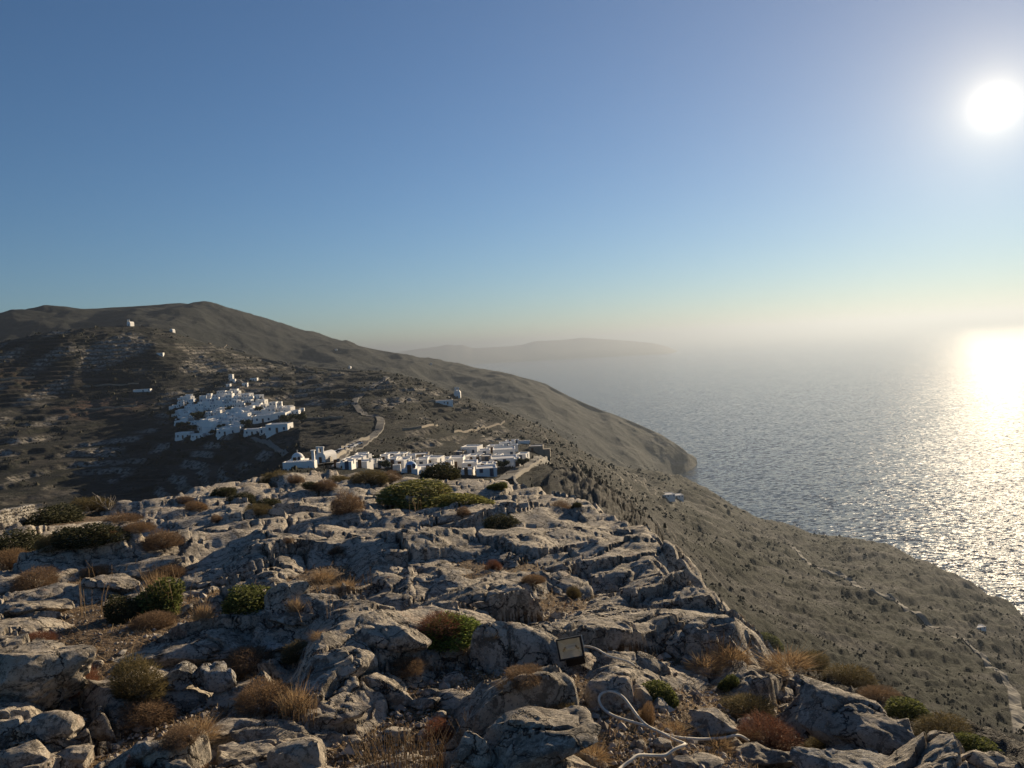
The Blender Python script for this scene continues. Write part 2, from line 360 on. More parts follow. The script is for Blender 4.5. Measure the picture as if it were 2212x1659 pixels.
def grid_faces(nr, nc):
    i = np.arange(nr - 1)[:, None] * nc + np.arange(nc - 1)[None, :]
    return np.stack([i, i + nc, i + nc + 1, i + 1], -1).reshape(-1, 4)[:, ::-1]
def land_z(x, y):
    """height of the landscape sheet at a place"""
    a = math.atan2(x, y); D = math.hypot(x, y); c = min(max(int(round((a - AZS[0]) / (AZS[1] - AZS[0]))), 0), NC - 1)
    return float(np.interp(D, LD[:, c], LZ[:, c]))
def land_hit(vx, vy, dmin=60.0, dmax=4500.0):
    """the first place along a line of sight where the landscape sheet is met"""
    a, t, _ = ray(vx, vy); c = min(max(int(round((a - AZS[0]) / (AZS[1] - AZS[0]))), 0), NC - 1)
    D, z = LD[:, c], LZ[:, c]; k = np.nonzero((z >= t * D) & (D > dmin) & (D < dmax))[0]
    if len(k) == 0: return None
    k = k[0]
    e0, e1 = z[k - 1] - t * D[k - 1], z[k] - t * D[k]
    d = D[k - 1] + (D[k] - D[k - 1]) * (-e0 / (e1 - e0) if e1 != e0 and e0 < 0 else 0)
    return Vector((d * math.sin(a), d * math.cos(a), t * d))

# land cover
b = NB('dry_hillside', 0.95, 0.1)
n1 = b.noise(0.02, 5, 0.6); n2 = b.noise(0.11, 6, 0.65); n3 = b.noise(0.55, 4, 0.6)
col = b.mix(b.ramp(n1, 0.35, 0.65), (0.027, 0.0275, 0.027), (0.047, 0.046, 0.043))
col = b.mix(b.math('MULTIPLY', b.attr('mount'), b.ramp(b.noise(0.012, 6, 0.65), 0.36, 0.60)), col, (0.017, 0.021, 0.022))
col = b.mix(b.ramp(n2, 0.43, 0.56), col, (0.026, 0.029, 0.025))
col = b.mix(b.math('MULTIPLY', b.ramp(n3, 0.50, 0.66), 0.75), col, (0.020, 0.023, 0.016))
col = b.mix(b.math('MULTIPLY', b.ramp(b.noise(0.3, 5, 0.7), 0.58, 0.72), 0.6), col, (0.14, 0.13, 0.115))
mp = b.n('ShaderNodeMapping', vector_type='TEXTURE'); b.L(b.pos, mp.inputs['Vector']); mp.inputs['Rotation'].default_value = (0, 0, 0.6435); mp.inputs['Scale'].default_value = (5, 1, 1)
stk, stk2 = b.noise(0.045, 6, 0.65, vec=mp.outputs[0]), b.noise(0.016, 5, 0.6, vec=mp.outputs[0])
col = b.mix(b.math('MULTIPLY', b.ramp(stk2, 0.44, 0.58), b.math('MULTIPLY', b.attr('seaward'), 0.8)), col, (0.027, 0.032, 0.020))
col = b.mix(b.math('MULTIPLY', b.ramp(stk, 0.54, 0.66), b.math('MULTIPLY', b.attr('seaward'), 0.7)), col, (0.072, 0.068, 0.061))
col = b.mix(b.math('MULTIPLY', b.ramp(b.noise(0.8, 6, 0.78), 0.46, 0.58), 0.7), col, (0.020, 0.023, 0.017))
col = b.mix(b.math('MULTIPLY', b.ramp(b.noise(0.17, 6, 0.75, vec=mp.outputs[0]), 0.47, 0.57), b.math('MULTIPLY', b.attr('seaward'), 0.75)), col, (0.024, 0.029, 0.018))
lay = b.noise(0.03, 5, 0.65, stretch=((0.6, 0.6, 16.0), (0, 0, 0)), dist=0.3)
col = b.mix(b.math('MULTIPLY', b.ramp(lay, 0.52, 0.62), b.attr('layer')), col, (0.030, 0.032, 0.024))
col = b.mix(b.math('MULTIPLY', b.ramp(lay, 0.47, 0.40), b.math('MULTIPLY', b.attr('layer'), 0.6)), col, (0.088, 0.078, 0.064))
col = b.mix(b.attr('crag'), col, b.mix(b.ramp(b.noise(0.25, 6, 0.7), 0.4, 0.62), (0.050, 0.049, 0.045), (0.140, 0.132, 0.118)))
col = b.mix(b.math('MULTIPLY', b.attr('riser'), b.ramp(b.noise(0.4, 4), 0.35, 0.6)), col, (0.33, 0.30, 0.255))
col = b.mix(b.attr('field'), col, b.mix(b.ramp(b.noise(0.2, 3), 0.4, 0.6), (0.20, 0.12, 0.085), (0.13, 0.085, 0.06)))
nb = b.bump(b.noise(0.22, 7, 0.75), 2.4, 1.0); nb = b.bump(b.noise(1.1, 5, 0.7), 0.6, 1.0, nb)
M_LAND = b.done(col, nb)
def blob(vx, vy, rx, ry):
    p = land_hit(vx, vy)
    return np.exp(-(((LX - p.x) / rx) ** 2 + ((LY - p.y) / ry) ** 2) ** 2) if p else 0 * LX
field = np.clip(blob(225, 880, 38, 40) * 0.8 + blob(30, 815, 60, 40) * 0.25, 0, 1) * smooth(-0.3, 0.2, noise2(LX / 25, LY / 6, 7))
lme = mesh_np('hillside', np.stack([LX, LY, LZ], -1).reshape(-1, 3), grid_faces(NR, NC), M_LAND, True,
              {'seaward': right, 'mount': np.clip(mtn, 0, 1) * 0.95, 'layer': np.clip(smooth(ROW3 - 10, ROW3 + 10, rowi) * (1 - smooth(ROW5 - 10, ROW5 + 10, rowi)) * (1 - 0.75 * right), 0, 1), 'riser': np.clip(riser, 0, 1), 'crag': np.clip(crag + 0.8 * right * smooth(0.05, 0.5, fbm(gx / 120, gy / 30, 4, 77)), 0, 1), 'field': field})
land = tag(link('hillside', lme), 'bare terraced hillsides falling from the dark mountain to the sea', kind='structure')

# ------------------------------------------------------------------ sea
b = NB('sea_water', 0.10, 0.5); b.b.inputs['IOR'].default_value = 1.33
def wave(scale, lin, cub, stretch, rot, detail=2):
    """slopes of one family of waves: mostly gentle, now and then a steep facet"""
    c = b.noise(scale, detail, 0.6, stretch=((stretch, 1, 1), (0, 0, rot)), out_='Color')
    s = b.n('ShaderNodeVectorMath', operation='SUBTRACT'); b.L(c, s.inputs[0]); s.inputs[1].default_value = (0.5, 0.5, 0.5)
    m = b.n('ShaderNodeVectorMath', operation='MULTIPLY'); b.L(s.outputs[0], m.inputs[0]); m.inputs[1].default_value = (1, 1, 0)
    l = b.n('ShaderNodeVectorMath', operation='DOT_PRODUCT'); b.L(m.outputs[0], l.inputs[0]); b.L(m.outputs[0], l.inputs[1])
    k = b.math('ADD', b.math('MULTIPLY', b.math('MAXIMUM', b.math('SUBTRACT', l.outputs['Value'], 0.030), 0.0), cub), lin)
    q = b.n('ShaderNodeVectorMath', operation='SCALE'); b.L(m.outputs[0], q.inputs[0]); b.L(k, q.inputs['Scale']); return q.outputs[0]
v = (0.0, 0.0, 1.0); acc = None
for w in (wave(0.19, 1.45, 6.0, 0.45, 0.5, 2), wave(0.60, 0.80, 5.0, 0.6, 0.2, 2), wave(0.02, 0.2, 0.0, 0.5, 0.9, 2)):
    x = b.n('ShaderNodeVectorMath', operation='ADD'); b.L(acc if acc is not None else v, x.inputs[0]); b.L(w, x.inputs[1]); acc = x.outputs[0]
nn = b.n('ShaderNodeVectorMath', operation='NORMALIZE'); b.L(acc, nn.inputs[0])
M_SEA = b.done((0.012, 0.035, 0.055), nn.outputs[0])
R = 70000.0
ring = [(R * math.cos(2 * math.pi * k / 96), R * math.sin(2 * math.pi * k / 96), SEA_Z) for k in range(96)]
me = bpy.data.meshes.new('sea'); me.from_pydata(ring, [], [tuple(range(96))]); me.materials.append(M_SEA); me.update()
tag(link('sea', me), 'calm sea with a broad golden sun glitter path', kind='structure')

# ------------------------------------------------------------------ far islands
b = NB('island_rock', 0.95, 0.1)
M_ISL = b.done(b.mix(b.noise(0.002, 5), (0.10, 0.09, 0.07), (0.16, 0.14, 0.11)))
def island(pts, D, depth, label):
    a = line([(x, y, D) for x, y in pts]); azs = np.linspace(a[0, 0], a[-1, 0], 160); zt = np.interp(azs, a[:, 0], a[:, 2])
    u = np.linspace(-1, 1, 25)
    prof = (1 - np.abs(u)) ** 0.8
    Dg = D + u[:, None] * depth + 0 * azs; X, Y = Dg * np.sin(azs), Dg * np.cos(azs)
    rise = np.maximum(zt - SEA_Z, 0)
    Z = SEA_Z - 20 + (rise + 20) * prof[:, None] * (1 + 0.22 * (1 - prof[:, None]) * fbm(X / 900, Y / 900, 4, 5))
    o = link('far_island', mesh_np('far_island', np.stack([X, Y, Z], -1).reshape(-1, 3), grid_faces(25, 160), M_ISL))
    return tag(o, label, kind='structure')
island([(820,768),(862,760),(900,754),(940,749),(968,744),(985,746),(1000,745),(1020,752),(1060,750),(1100,748),(1130,744),(1150,738),(1165,736),(1200,735),(1235,732),(1258,729),(1285,731),(1330,734),(1370,737),(1410,741),(1440,748),(1480,765),(1500,790)], 17000, 2600, 'long low island fading into the haze on the horizon')

# ------------------------------------------------------------------ haze
mh = bpy.data.materials.new('haze_air'); mh.use_nodes = True; t = mh.node_tree; t.nodes.clear()
o_ = t.nodes.new('ShaderNodeOutputMaterial'); pv = t.nodes.new('ShaderNodeVolumePrincipled'); t.links.new(pv.outputs[0], o_.inputs['Volume'])
pv.inputs['Color'].default_value = (0.215, 0.252, 0.31, 1); pv.inputs['Density'].default_value = 0.000098; pv.inputs['Anisotropy'].default_value = 0.54
hb = MB(); hb.box(-74000, 74000, -74000, 74000, B - 3.5, 238)
HZ = tag(hb.build('haze', mh), 'pale sea haze thickening towards the horizon', kind='stuff')
# ------------------------------------------------------------------ the rocky outcrop in front
RIM = [(2350,1760),(2170,1652),(2100,1614),(2000,1548),(1900,1503),(1820,1464),(1760,1434),(1700,1412),(1640,1390),(1600,1350),(1560,1310),(1500,1285),(1450,1230),(1420,1205),(1400,1165),(1340,1130),(1280,1100),(1240,1085),
       (1190,1072),(1130,1055),(1050,1045),(960,1038),(830,1030),(700,1024),(600,1028),(520,1040),(450,1051),(400,1070),(330,1086),(250,1092),(150,1096),(60,1106),(0,1112),(-200,1140)]
rim = []
for q in RIM:
    a_, d_ = plane_hit(*q); rim.append((d_ * math.sin(a_), d_ * math.cos(a_)))
rim = rim + [(-40, -6), (8, -6)]
RP = np.array(rim)
def inside_dist(x, y):
    """distance outside the outcrop's rim (negative inside)"""
    d = np.full(x.shape, 1e9); ins = np.zeros(x.shape, bool)
    for i in range(len(RP)):
        a, c = RP[i], RP[(i + 1) % len(RP)]; e = c - a
        t = np.clip(((x - a[0]) * e[0] + (y - a[1]) * e[1]) / (e @ e + 1e-9), 0, 1)
        d = np.minimum(d, np.hypot(x - a[0] - t * e[0], y - a[1] - t * e[1]))
        cr_ = (a[1] > y) != (c[1] > y)
        with np.errstate(divide='ignore', invalid='ignore'):
            ins ^= cr_ & (x < (c[0] - a[0]) * (y - a[1]) / (c[1] - a[1] if c[1] != a[1] else 1e-9) + a[0])
    return np.where(ins, -d, d)

# soil pockets seen between the rocks: (Vx, Vy, half width, half height in view pixels, depth factor)
POCKETS = [(1232,1462,60,26),(1215,1500,60,22),(240,1400,80,35),(210,1450,60,40),(880,1560,130,60),(800,1600,110,45),(1000,1480,130,30),(1140,1440,110,22),(1050,1450,100,26),(1300,1560,90,60),(1450,1560,110,60),(1560,1440,120,50),(1480,1470,60,60),
           (430,1545,110,40),(350,1600,120,30),(330,1350,90,40),(240,1330,80,40),(700,1230,70,30),(720,1260,80,20),(640,1310,50,15),(880,1340,60,15),(1500,1600,140,26),(1330,1600,60,30),(560,1420,120,30),(1680,1500,90,40),
           (620,1450,40,60),(470,1440,60,20),(60,1190,90,26),(130,1120,100,18),(1650,1420,60,20),(230,1230,60,14),(150,1545,40,40)]
PKS = []
for (vx, vy, hw, hh) in POCKETS:
    a_, d_ = plane_hit(vx, vy); _, d1 = plane_hit(vx, vy - hh); _, d2 = plane_hit(vx, vy + hh)
    PKS.append((d_ * math.sin(a_), d_ * math.cos(a_), hw * VS / FPX * d_ * 1.1, max(0.12, (d1 - d2) / 2), a_))

def slabs(x, y, size, k, rot, aspect, tilt, off, cw, cd_):
    c, s = math.cos(rot), math.sin(rot)
    u, v = (x * c + y * s) / size, (-x * s + y * c) / (size * aspect)
    f1, f2, ra, rb, rc, ox, oy = worley(u, v, k)
    e = f2 - f1
    h = (ra - 0.5) * 2 * off + ((rb - 0.5) * ox + (rc - 0.5) * oy) * 2 * tilt * size
    return h - cd_ * np.exp(-(e / cw) ** 2), e
def rock_height(x, y):
    D = np.hypot(x, y); f2, f3, f0 = 1 - .85 * smooth(8, 18, D), 1 - smooth(7, 13, D), smooth(8, 17, D)
    h0, e0 = slabs(x + 0.3 * fbm(x * .5, y * .5, 3, 240), y + 0.3 * fbm(x * .5 + 4, y * .5, 3, 244), 2.7, 250, 0.45, 0.55, 0.13, 0.07, 0.022, 0.16)
    wx = x + 0.16 * fbm(x * 0.9, y * 0.9, 3, 100) + 0.03 * fbm(x * 5, y * 5, 3, 104); wy = y + 0.16 * fbm(x * 0.9 + 7, y * 0.9, 3, 108) + 0.03 * fbm(x * 5 + 3, y * 5, 3, 112)
    big = 0.22 * fbm(x / 4.2, y / 4.2, 3, 120) + 0.10 * fbm(x / 1.3, y / 1.3, 3, 124)
    h1, e1 = slabs(wx, wy, 1.45, 130, 0.5, 0.62, 0.125, 0.055, 0.028, 0.17)
    h2, e2 = slabs(wx, wy, 0.52, 140, 0.7, 0.6, 0.12, 0.018, 0.04, 0.06)
    h3, e3 = slabs(wx, wy, 0.19, 150, 0.6, 0.5, 0.16, 0.010, 0.08, 0.010)
    m2 = smooth(-0.35, 0.25, noise2(x / 1.1, y / 1.1, 160)); m3 = smooth(-0.2, 0.4, noise2(x / 0.7, y / 0.7, 161))
    fine = 0.012 * (ridged(wx * 2.2, wy * 3.4, 4, 170) - 0.7) + 0.009 * fbm(wx * 6, wy * 9, 4, 180)
    # thin foliation ledges of the marble
    q = (wx * 0.35 + wy * 0.75 + 0.25 * fbm(x * 0.8, y * 0.8, 3, 190)) / 0.17; fq = q - np.floor(q)
    led = 0.028 * (fq - smooth(0.72, 1.0, fq)) * smooth(-0.1, 0.4, noise2(x / 1.7, y / 1.7, 195))
    nr = 1 + 0.5 * (1 - smooth(9, 22, D))
    return big + h0 * f0 + h1 * nr * (1 - .62 * f0) + h2 * m2 * f2 * nr + h3 * m3 * f3 + fine * (1 - .75 * f0) + led * f2 * (1 - .6 * f0)
def outcrop(x, y):
    """height and soil share of the outcrop at arrays of places"""
    d = inside_dist(x, y); d = d + np.minimum(1.0, 0.35 + 0.03 * np.hypot(x, y)) * (0.55 * fbm(x / 1.4, y / 1.4, 4, 230) - 0.1)
    base = PLZ + PLS * y
    h = rock_height(x, y)
    dist = np.hypot(x, y)
    edge = np.exp(-(np.maximum(-d, 0) / 0.7) ** 2)
    h = h * (1 - 0.55 * np.exp(-(d / 0.9) ** 2) * smooth(12, 25, dist))
    pk = np.zeros(x.shape)
    for (px, py, rx, ry, a) in PKS:
        u = (x - px) * math.cos(a) - (y - py) * math.sin(a); v = (x - px) * math.sin(a) + (y - py) * math.cos(a)
        pk = np.maximum(pk, np.exp(-((u / rx) ** 2 + (v / ry) ** 2) ** 1.5))
    soil = -0.125 - 0.07 * smooth(9, 16, dist) + 0.07 * fbm(x / 1.6, y / 1.6, 3, 200) - 0.45 * smooth(-2.0, 0.5, d) + 0.05 * pk
    h = h - 0.36 * pk + 0.03
    low = smooth(-0.03, 0.03, soil - h)
    sz = soil + 0.012 * fbm(x * 9, y * 9, 3, 210) + 0.006 * noise2(x * 34, y * 34, 214)
    z = base + np.where(h > soil, h, sz) + 0 * low
    dd = np.maximum(d, 0)
    lft = smooth(-0.12, 0.12, x / np.maximum(dist, 0.1))
    z = z - (0.55 + 0.55 * lft) * dd - 0.25 * dd * dd / (1 + dd) + 0.02 * edge
    z = z + smooth(0.4, 2.0, dd) * 0.5 * (ridged(x / 2.2, y / 2.2, 4, 220) - 0.7)
    return z, low, pk
FC, FR = 800, 640
faz = np.linspace(math.radians(-43), math.radians(45), FC)
fd = np.concatenate([np.linspace(0.9, 3.1, 12)[:-1], 1 / np.linspace(1 / 3.1, 1 / 52.0, FR), np.geomspace(53, 78, 10)])
FD, FA = np.meshgrid(fd, faz, indexing='ij')
FX, FY = FD * np.sin(FA), FD * np.cos(FA)
FZ, FS, FP = outcrop(FX, FY)
# rock surface
b = NB('weathered_marble', 0.88, 0.25)
rock, nb = rock_look(b, (0.39, 0.338, 0.268), (0.58, 0.505, 0.405), 0.55)
soilc = b.mix(b.ramp(b.noise(14, 6, 0.7), 0.38, 0.62), (0.075, 0.048, 0.030), (0.21, 0.145, 0.085))
soilc = b.mix(b.math('MULTIPLY', b.ramp(b.noise(60, 3, 0.6), 0.55, 0.66), 0.8), soilc, (0.36, 0.29, 0.20))
M_GROUND = b.done(b.mix(b.ramp(b.attr('soil'), 0.35, 0.65), rock, soilc), nb)
gme = mesh_np('rocky_ground', np.stack([FX, FY, FZ], -1).reshape(-1, 3), grid_faces(len(fd), FC), M_GROUND, True, {'soil': FS})
set_sharp(gme, 42)
tag(link('rocky_ground', gme), 'cracked grey marble bedrock of the hilltop in the foreground', kind='structure')
def ground_z(x, y):
    z, s, p = outcrop(np.array([float(x)]), np.array([float(y)])); return float(z[0])
def ground_hit(vx, vy):
    """first place along a line of sight where the outcrop is met"""
    a, t, _ = ray(vx, vy); d = 1 / np.linspace(1 / 2.2, 1 / 60.0, 900)
    z, s, p = outcrop(d * math.sin(a), d * math.cos(a)); k = np.nonzero(z >= t * d)[0]
    if len(k) == 0: a, D = plane_hit(vx, vy)
    else: D = d[k[0]]
    return Vector((D * math.sin(a), D * math.cos(a), t * D)), D
def px_m(D, slope=0.25): return VS / FPX * D * math.sqrt(1 + slope * slope)     # metres per view pixel at a distance
# ------------------------------------------------------------------ the two villages, chapels, road, walls, cars
M_WHITE = plain('whitewash', (0.83, 0.80, 0.745), 0.85, var=0.05, scale=0.6)
M_ROOF = plain('roof_screed', (0.60, 0.59, 0.57), 0.9, var=0.12, scale=0.5)
M_DARK = plain('dark_shutter', (0.035, 0.06, 0.10), 0.5)
M_BROWN = plain('brown_door', (0.10, 0.055, 0.03), 0.6)
M_DOME = plain('pale_blue_dome', (0.36, 0.50, 0.68), 0.7)
M_STONE = plain('dry_stone', (0.25, 0.215, 0.17), 0.95, var=0.45, scale=1.3)
M_WALLST = plain('pale_wall_stone', (0.25, 0.225, 0.19), 0.95, var=0.35, scale=2.0)
M_CONC = plain('concrete_road', (0.105, 0.098, 0.088), 0.9, var=0.25, scale=0.3)
M_TRACK = plain('pale_dirt', (0.17, 0.155, 0.13), 0.95, var=0.2, scale=0.3)
M_CAR = plain('white_car_paint', (0.78, 0.78, 0.78), 0.3)
M_GLASS = plain('dark_car_glass', (0.02, 0.025, 0.03), 0.12)
M_TYRE = plain('black_rubber', (0.02, 0.02, 0.02), 0.8)
M_WOOD = plain('weathered_pole_wood', (0.10, 0.08, 0.06), 0.9)

def house(loc, rz, w, d, h, label, group=None, wallm=None, name='white_house', cat='house', seed=0, annex=False, windows=True, stairs=False):
    """flat-roofed cubic house: base centre of the front wall at loc, front towards -Y before turning"""
    wallm = wallm or M_WHITE; r = random.Random(seed); t = 0.28
    root = tag(empty(name, loc, rz), label, cat, group)
    m = MB(); m.box(-w / 2, w / 2, 0, d, -3.5, h)
    ph = 0.35
    m.box(-w / 2 - .01, w / 2 + .01, -.01, t, h - .002, h + ph); m.box(-w / 2 - .01, w / 2 + .01, d - t, d + .01, h - .002, h + ph)
    m.box(-w / 2 - .01, -w / 2 + t, t, d - t, h - .002, h + ph); m.box(w / 2 - t, w / 2 + .01, t, d - t, h - .002, h + ph)
    if annex:
        aw, ad, ah = w * 0.5, d * 0.6, h * 0.55; s = r.choice((-1, 1))
        x0 = w / 2 - .05 if s > 0 else -w / 2 - aw + .05
        m.box(x0, x0 + aw, 0.4, 0.4 + ad, -3.5, ah)
    if stairs:
        for k in range(6): m.box(-w / 2 - 0.9, -w / 2 + .02, d * .15 + k * .45, d * .15 + (k + 1) * .45 + .01, -1, h * (k + 1) / 7)
    m.build('wall', wallm, root)
    m = MB(); m.box(-w / 2 + t, w / 2 - t, t, d - t, h + .005, h + 0.09); m.build('roof', M_ROOF, root)
    if not windows: return root
    n = max(1, int(w / 2.4)); fl = max(1, int(round(h / 3.0))); di = r.randrange(n)
    for f in range(fl):
        for k in range(n):
            x = -w / 2 + (k + .5) * w / n + r.uniform(-.15, .15); z = f * 3.0 + 1.1
            if f == 0 and k == di:
                m = MB(); m.box(x - .5, x + .5, -.05, .02, 0, 2.1); m.build('door', r.choice((M_DARK, M_BROWN)), root)
            elif r.random() < .6:
                m = MB(); m.box(x - .45, x + .45, -.05, .02, z, z + 1.15); m.build('window', M_DARK, root)
        m = MB(); m.box(w / 2 - .02, w / 2 + .05, d * .4, d * .4 + .9, f * 3 + 1.1, f * 3 + 2.2); m.build('window', M_DARK, root)
    return root
def chapel(loc, rz, w, d, h, label, group=None, bell=True):
    root = tag(empty('white_chapel', loc, rz), label, 'chapel', group)
    m = MB(); m.box(-w / 2, w / 2, 0, d, -2.5, h)
    if bell:
        m.box(-w * .32, -w * .12, -.05, .4, h * .9, h + w * .75); m.box(w * .12, w * .32, -.05, .4, h * .9, h + w * .75); m.box(-w * .36, w * .36, -.07, .42, h + w * .75, h + w * .9)
    m.build('wall', M_WHITE, root)
    n = 10; v = []
    for y in (-.02, d + .02):
        v += [(math.cos(math.pi * k / n) * (w / 2 + .02), y, h + math.sin(math.pi * k / n) * w * .42) for k in range(n + 1)]
    f = [(k, k + 1, n + 2 + k, n + 1 + k) for k in range(n)] + [tuple(range(n + 1)), tuple(reversed(range(n + 1, 2 * n + 2)))]
    m = MB(); m.add(v, f); m.build('vaulted_roof', M_WHITE, root)
    m = MB(); m.box(-.5, .5, -.06, .02, 0, 2.0); m.build('door', M_BROWN, root)
    return root
def domed(loc, rz, w, d, h, label, mat, group=None):
    root = tag(empty('domed_church', loc, rz), label, 'church', group)
    m = MB(); m.box(-w / 2, w / 2, 0, d, -3, h); m.box(-w * .3, w * .3, d * .5 - w * .3, d * .5 + w * .3, h - .01, h + w * .12); m.build('wall', M_WHITE, root)
    m = MB(); m.dome((0, d * .5, h + w * .12 + .003), w * .34, w * .30, 16, 6); m.build('dome', mat, root, True)
    m = MB(); m.box(-.05, .05, d * .5 - .05, d * .5 + .05, h + w * .42, h + w * .42 + .9); m.box(-.3, .3, d * .5 - .045, d * .5 + .045, h + w * .42 + .5, h + w * .42 + .6); m.build('cross', M_WHITE, root)
    m = MB(); m.box(-.55, .55, -.05, .02, 0, 2.1); m.build('door', M_BROWN, root)
    m = MB(); m.box(w * .2, w * .2 + .8, -.05, .02, 1.2, 2.3); m.build('window', M_DARK, root)
    return root

# ---- far hillside village (measured in a zoom of the photograph: region 380..800 x 880..1195 shown 2212 wide)
def z2(x, y): return ((380 + x * 420 / 2212) * 0.8848, (880 + y * 420 / 2212) * 0.8848)
def z3(x, y): return ((660 + x * 680 / 2212) * 0.8848, (1040 + y * 680 / 2212) * 0.8848)
VPOLY = [(230,800),(250,600),(320,500),(450,490),(560,570),(640,480),(760,500),(830,430),(900,400),(1050,395),(1100,460),(1350,480),(1450,600),(1500,640),(1650,600),(1750,640),(1650,740),(1290,740),(1200,760),(1120,900),(980,960),(800,960),(640,980),(540,900),(480,850),(420,850),(300,830)]
HOLES = [(560,745,95,65),(950,655,80,40),(1330,655,60,35),(1190,580,70,30),(510,560,60,22),(840,865,55,35),(1160,840,50,70),(760,950,40,40)]
def inpoly(x, y, P):
    c = False
    for i in range(len(P)):
        (x0, y0), (x1, y1) = P[i], P[i - 1]
        if (y0 > y) != (y1 > y) and x < (x1 - x0) * (y - y0) / (y1 - y0) + x0: c = not c
    return c
far_t = []
GFAR = 'white houses of the far hillside village'
for i, (w, d, h, an, st) in enumerate(((6.2, 5, 3.2, 0, 0), (8.2, 6, 3.4, 1, 0), (5.4, 5, 6.0, 0, 1), (9.5, 5.5, 3.3, 0, 1), (7, 6, 6.1, 1, 0), (5, 4.5, 3.0, 0, 0), (6.5, 7, 4.4, 1, 1))):
    far_t.append(dict(w=w, d=d, h=h, annex=bool(an), stairs=bool(st), seed=20 + i, root=None))
ORD = ['first', 'second', 'third', 'fourth', 'fifth', 'sixth', 'seventh', 'eighth', 'ninth', 'tenth', 'eleventh', 'twelfth', 'thirteenth', 'fourteenth', 'fifteenth', 'sixteenth', 'seventeenth', 'eighteenth', 'nineteenth', 'twentieth'] + ['%dth' % k for k in range(21, 60)]
LOOK = ['small white house', 'white house with side annex', 'white two-storey house with outside stairs', 'long white house with stairs', 'two-storey white house with annex', 'tiny white cube house', 'deep white house with annex']
far_rows = []
def put_far(x, y, k=None, label='x', s=None, rz=None):
    p = land_hit(*z2(x, y), dmin=480)
    if p is None: return
    k = rng.randrange(len(far_t)) if k is None else k; T = far_t[k]
    rz = rng.uniform(-.5, .4) if rz is None else rz
    if T['root'] is None:
        T['root'] = house(p, rz, T['w'], T['d'], T['h'], 'x', GFAR, seed=T['seed'], annex=T['annex'], stairs=T['stairs']); o = T['root']
    else:
        o = copy_tree(T['root']); o.location = p; o.rotation_euler = (0, 0, rz)
    s = s or rng.uniform(.66, 1.05); o.scale = (s, s, s * rng.uniform(.9, 1.1)); o['label'] = label; return o, LOOK[k]
for j, y in enumerate(range(405, 985, 33)):
    x = 200 + rng.uniform(0, 60); row = []
    while x < 1800:
        yy = y + rng.uniform(-10, 10)
        if inpoly(x, yy, VPOLY) and not any(((x - a) / c) ** 2 + ((yy - b_) / e) ** 2 < 1 for a, b_, c, e in HOLES) and rng.random() < .88:
            q = put_far(x, yy)
            if q: row.append(q)
        x += rng.uniform(66, 104)
    if row: far_rows.append(row)
for j, row in enumerate(far_rows):
    for i, (o, look) in enumerate(row):
        o['label'] = f"{look}, {ORD[i]} from left, {ORD[j]} tier down, far village"
for (x, y, k, s, lab) in ((1240,960,3,1.15,'long low white house with rounded left end, in shade below the far village'), (1560,930,3,1.5,'long white terrace of houses with dark arches at the lower right of the far village'), (1395,935,0,1.0,'small white house joining two long white houses below the far village'),
        (1585,750,1,1.15,'white house with a row of four dark windows on the right of the far village'), (1790,700,0,.9,'rounded white house by itself at the far right of the far village'), (1880,655,5,.7,'tiny sunlit white hut at the right tip of the far village'), (965,240,2,.75,'bright white two-storey house alone above the far village'),
        (985,265,3,.6,'low sunlit white wall-like house just below the lone bright house above the far village'), (930,340,5,.8,'small bright white hut on the slope left above the far village'), (1145,335,5,1.05,'grey white square house beside the lane above the far village'), (1258,262,3,.8,'pale long house on the ridge up right of the far village'),
        (350,1010,3,1.2,'long low whitish building at the bottom left below the far village'), (530,1005,3,.9,'low pale outbuilding among dark trees under the far village'), (1380,800,3,1.3,'long white terrace wall house under the right half of the far village'), (890,960,3,1.2,'white house with bulging curved front at the foot of the far village'),
        (1965,1105,3,.9,'low pale building on the dark slope between the two villages'), (2150,1120,5,1.0,'small pale building right of the low one on the slope between the villages'), (1990,1050,5,.8,'pale flat roof highest of three on the slope between the villages')):
    put_far(x, y, k, lab, s, rng.uniform(-.15, .15))
p = land_hit(*z2(1075, 770), dmin=480)
o = domed(p, -.1, 7, 8, 4.5, 'white church with dome and bell wall in the lower middle of the far village', M_WHITE)

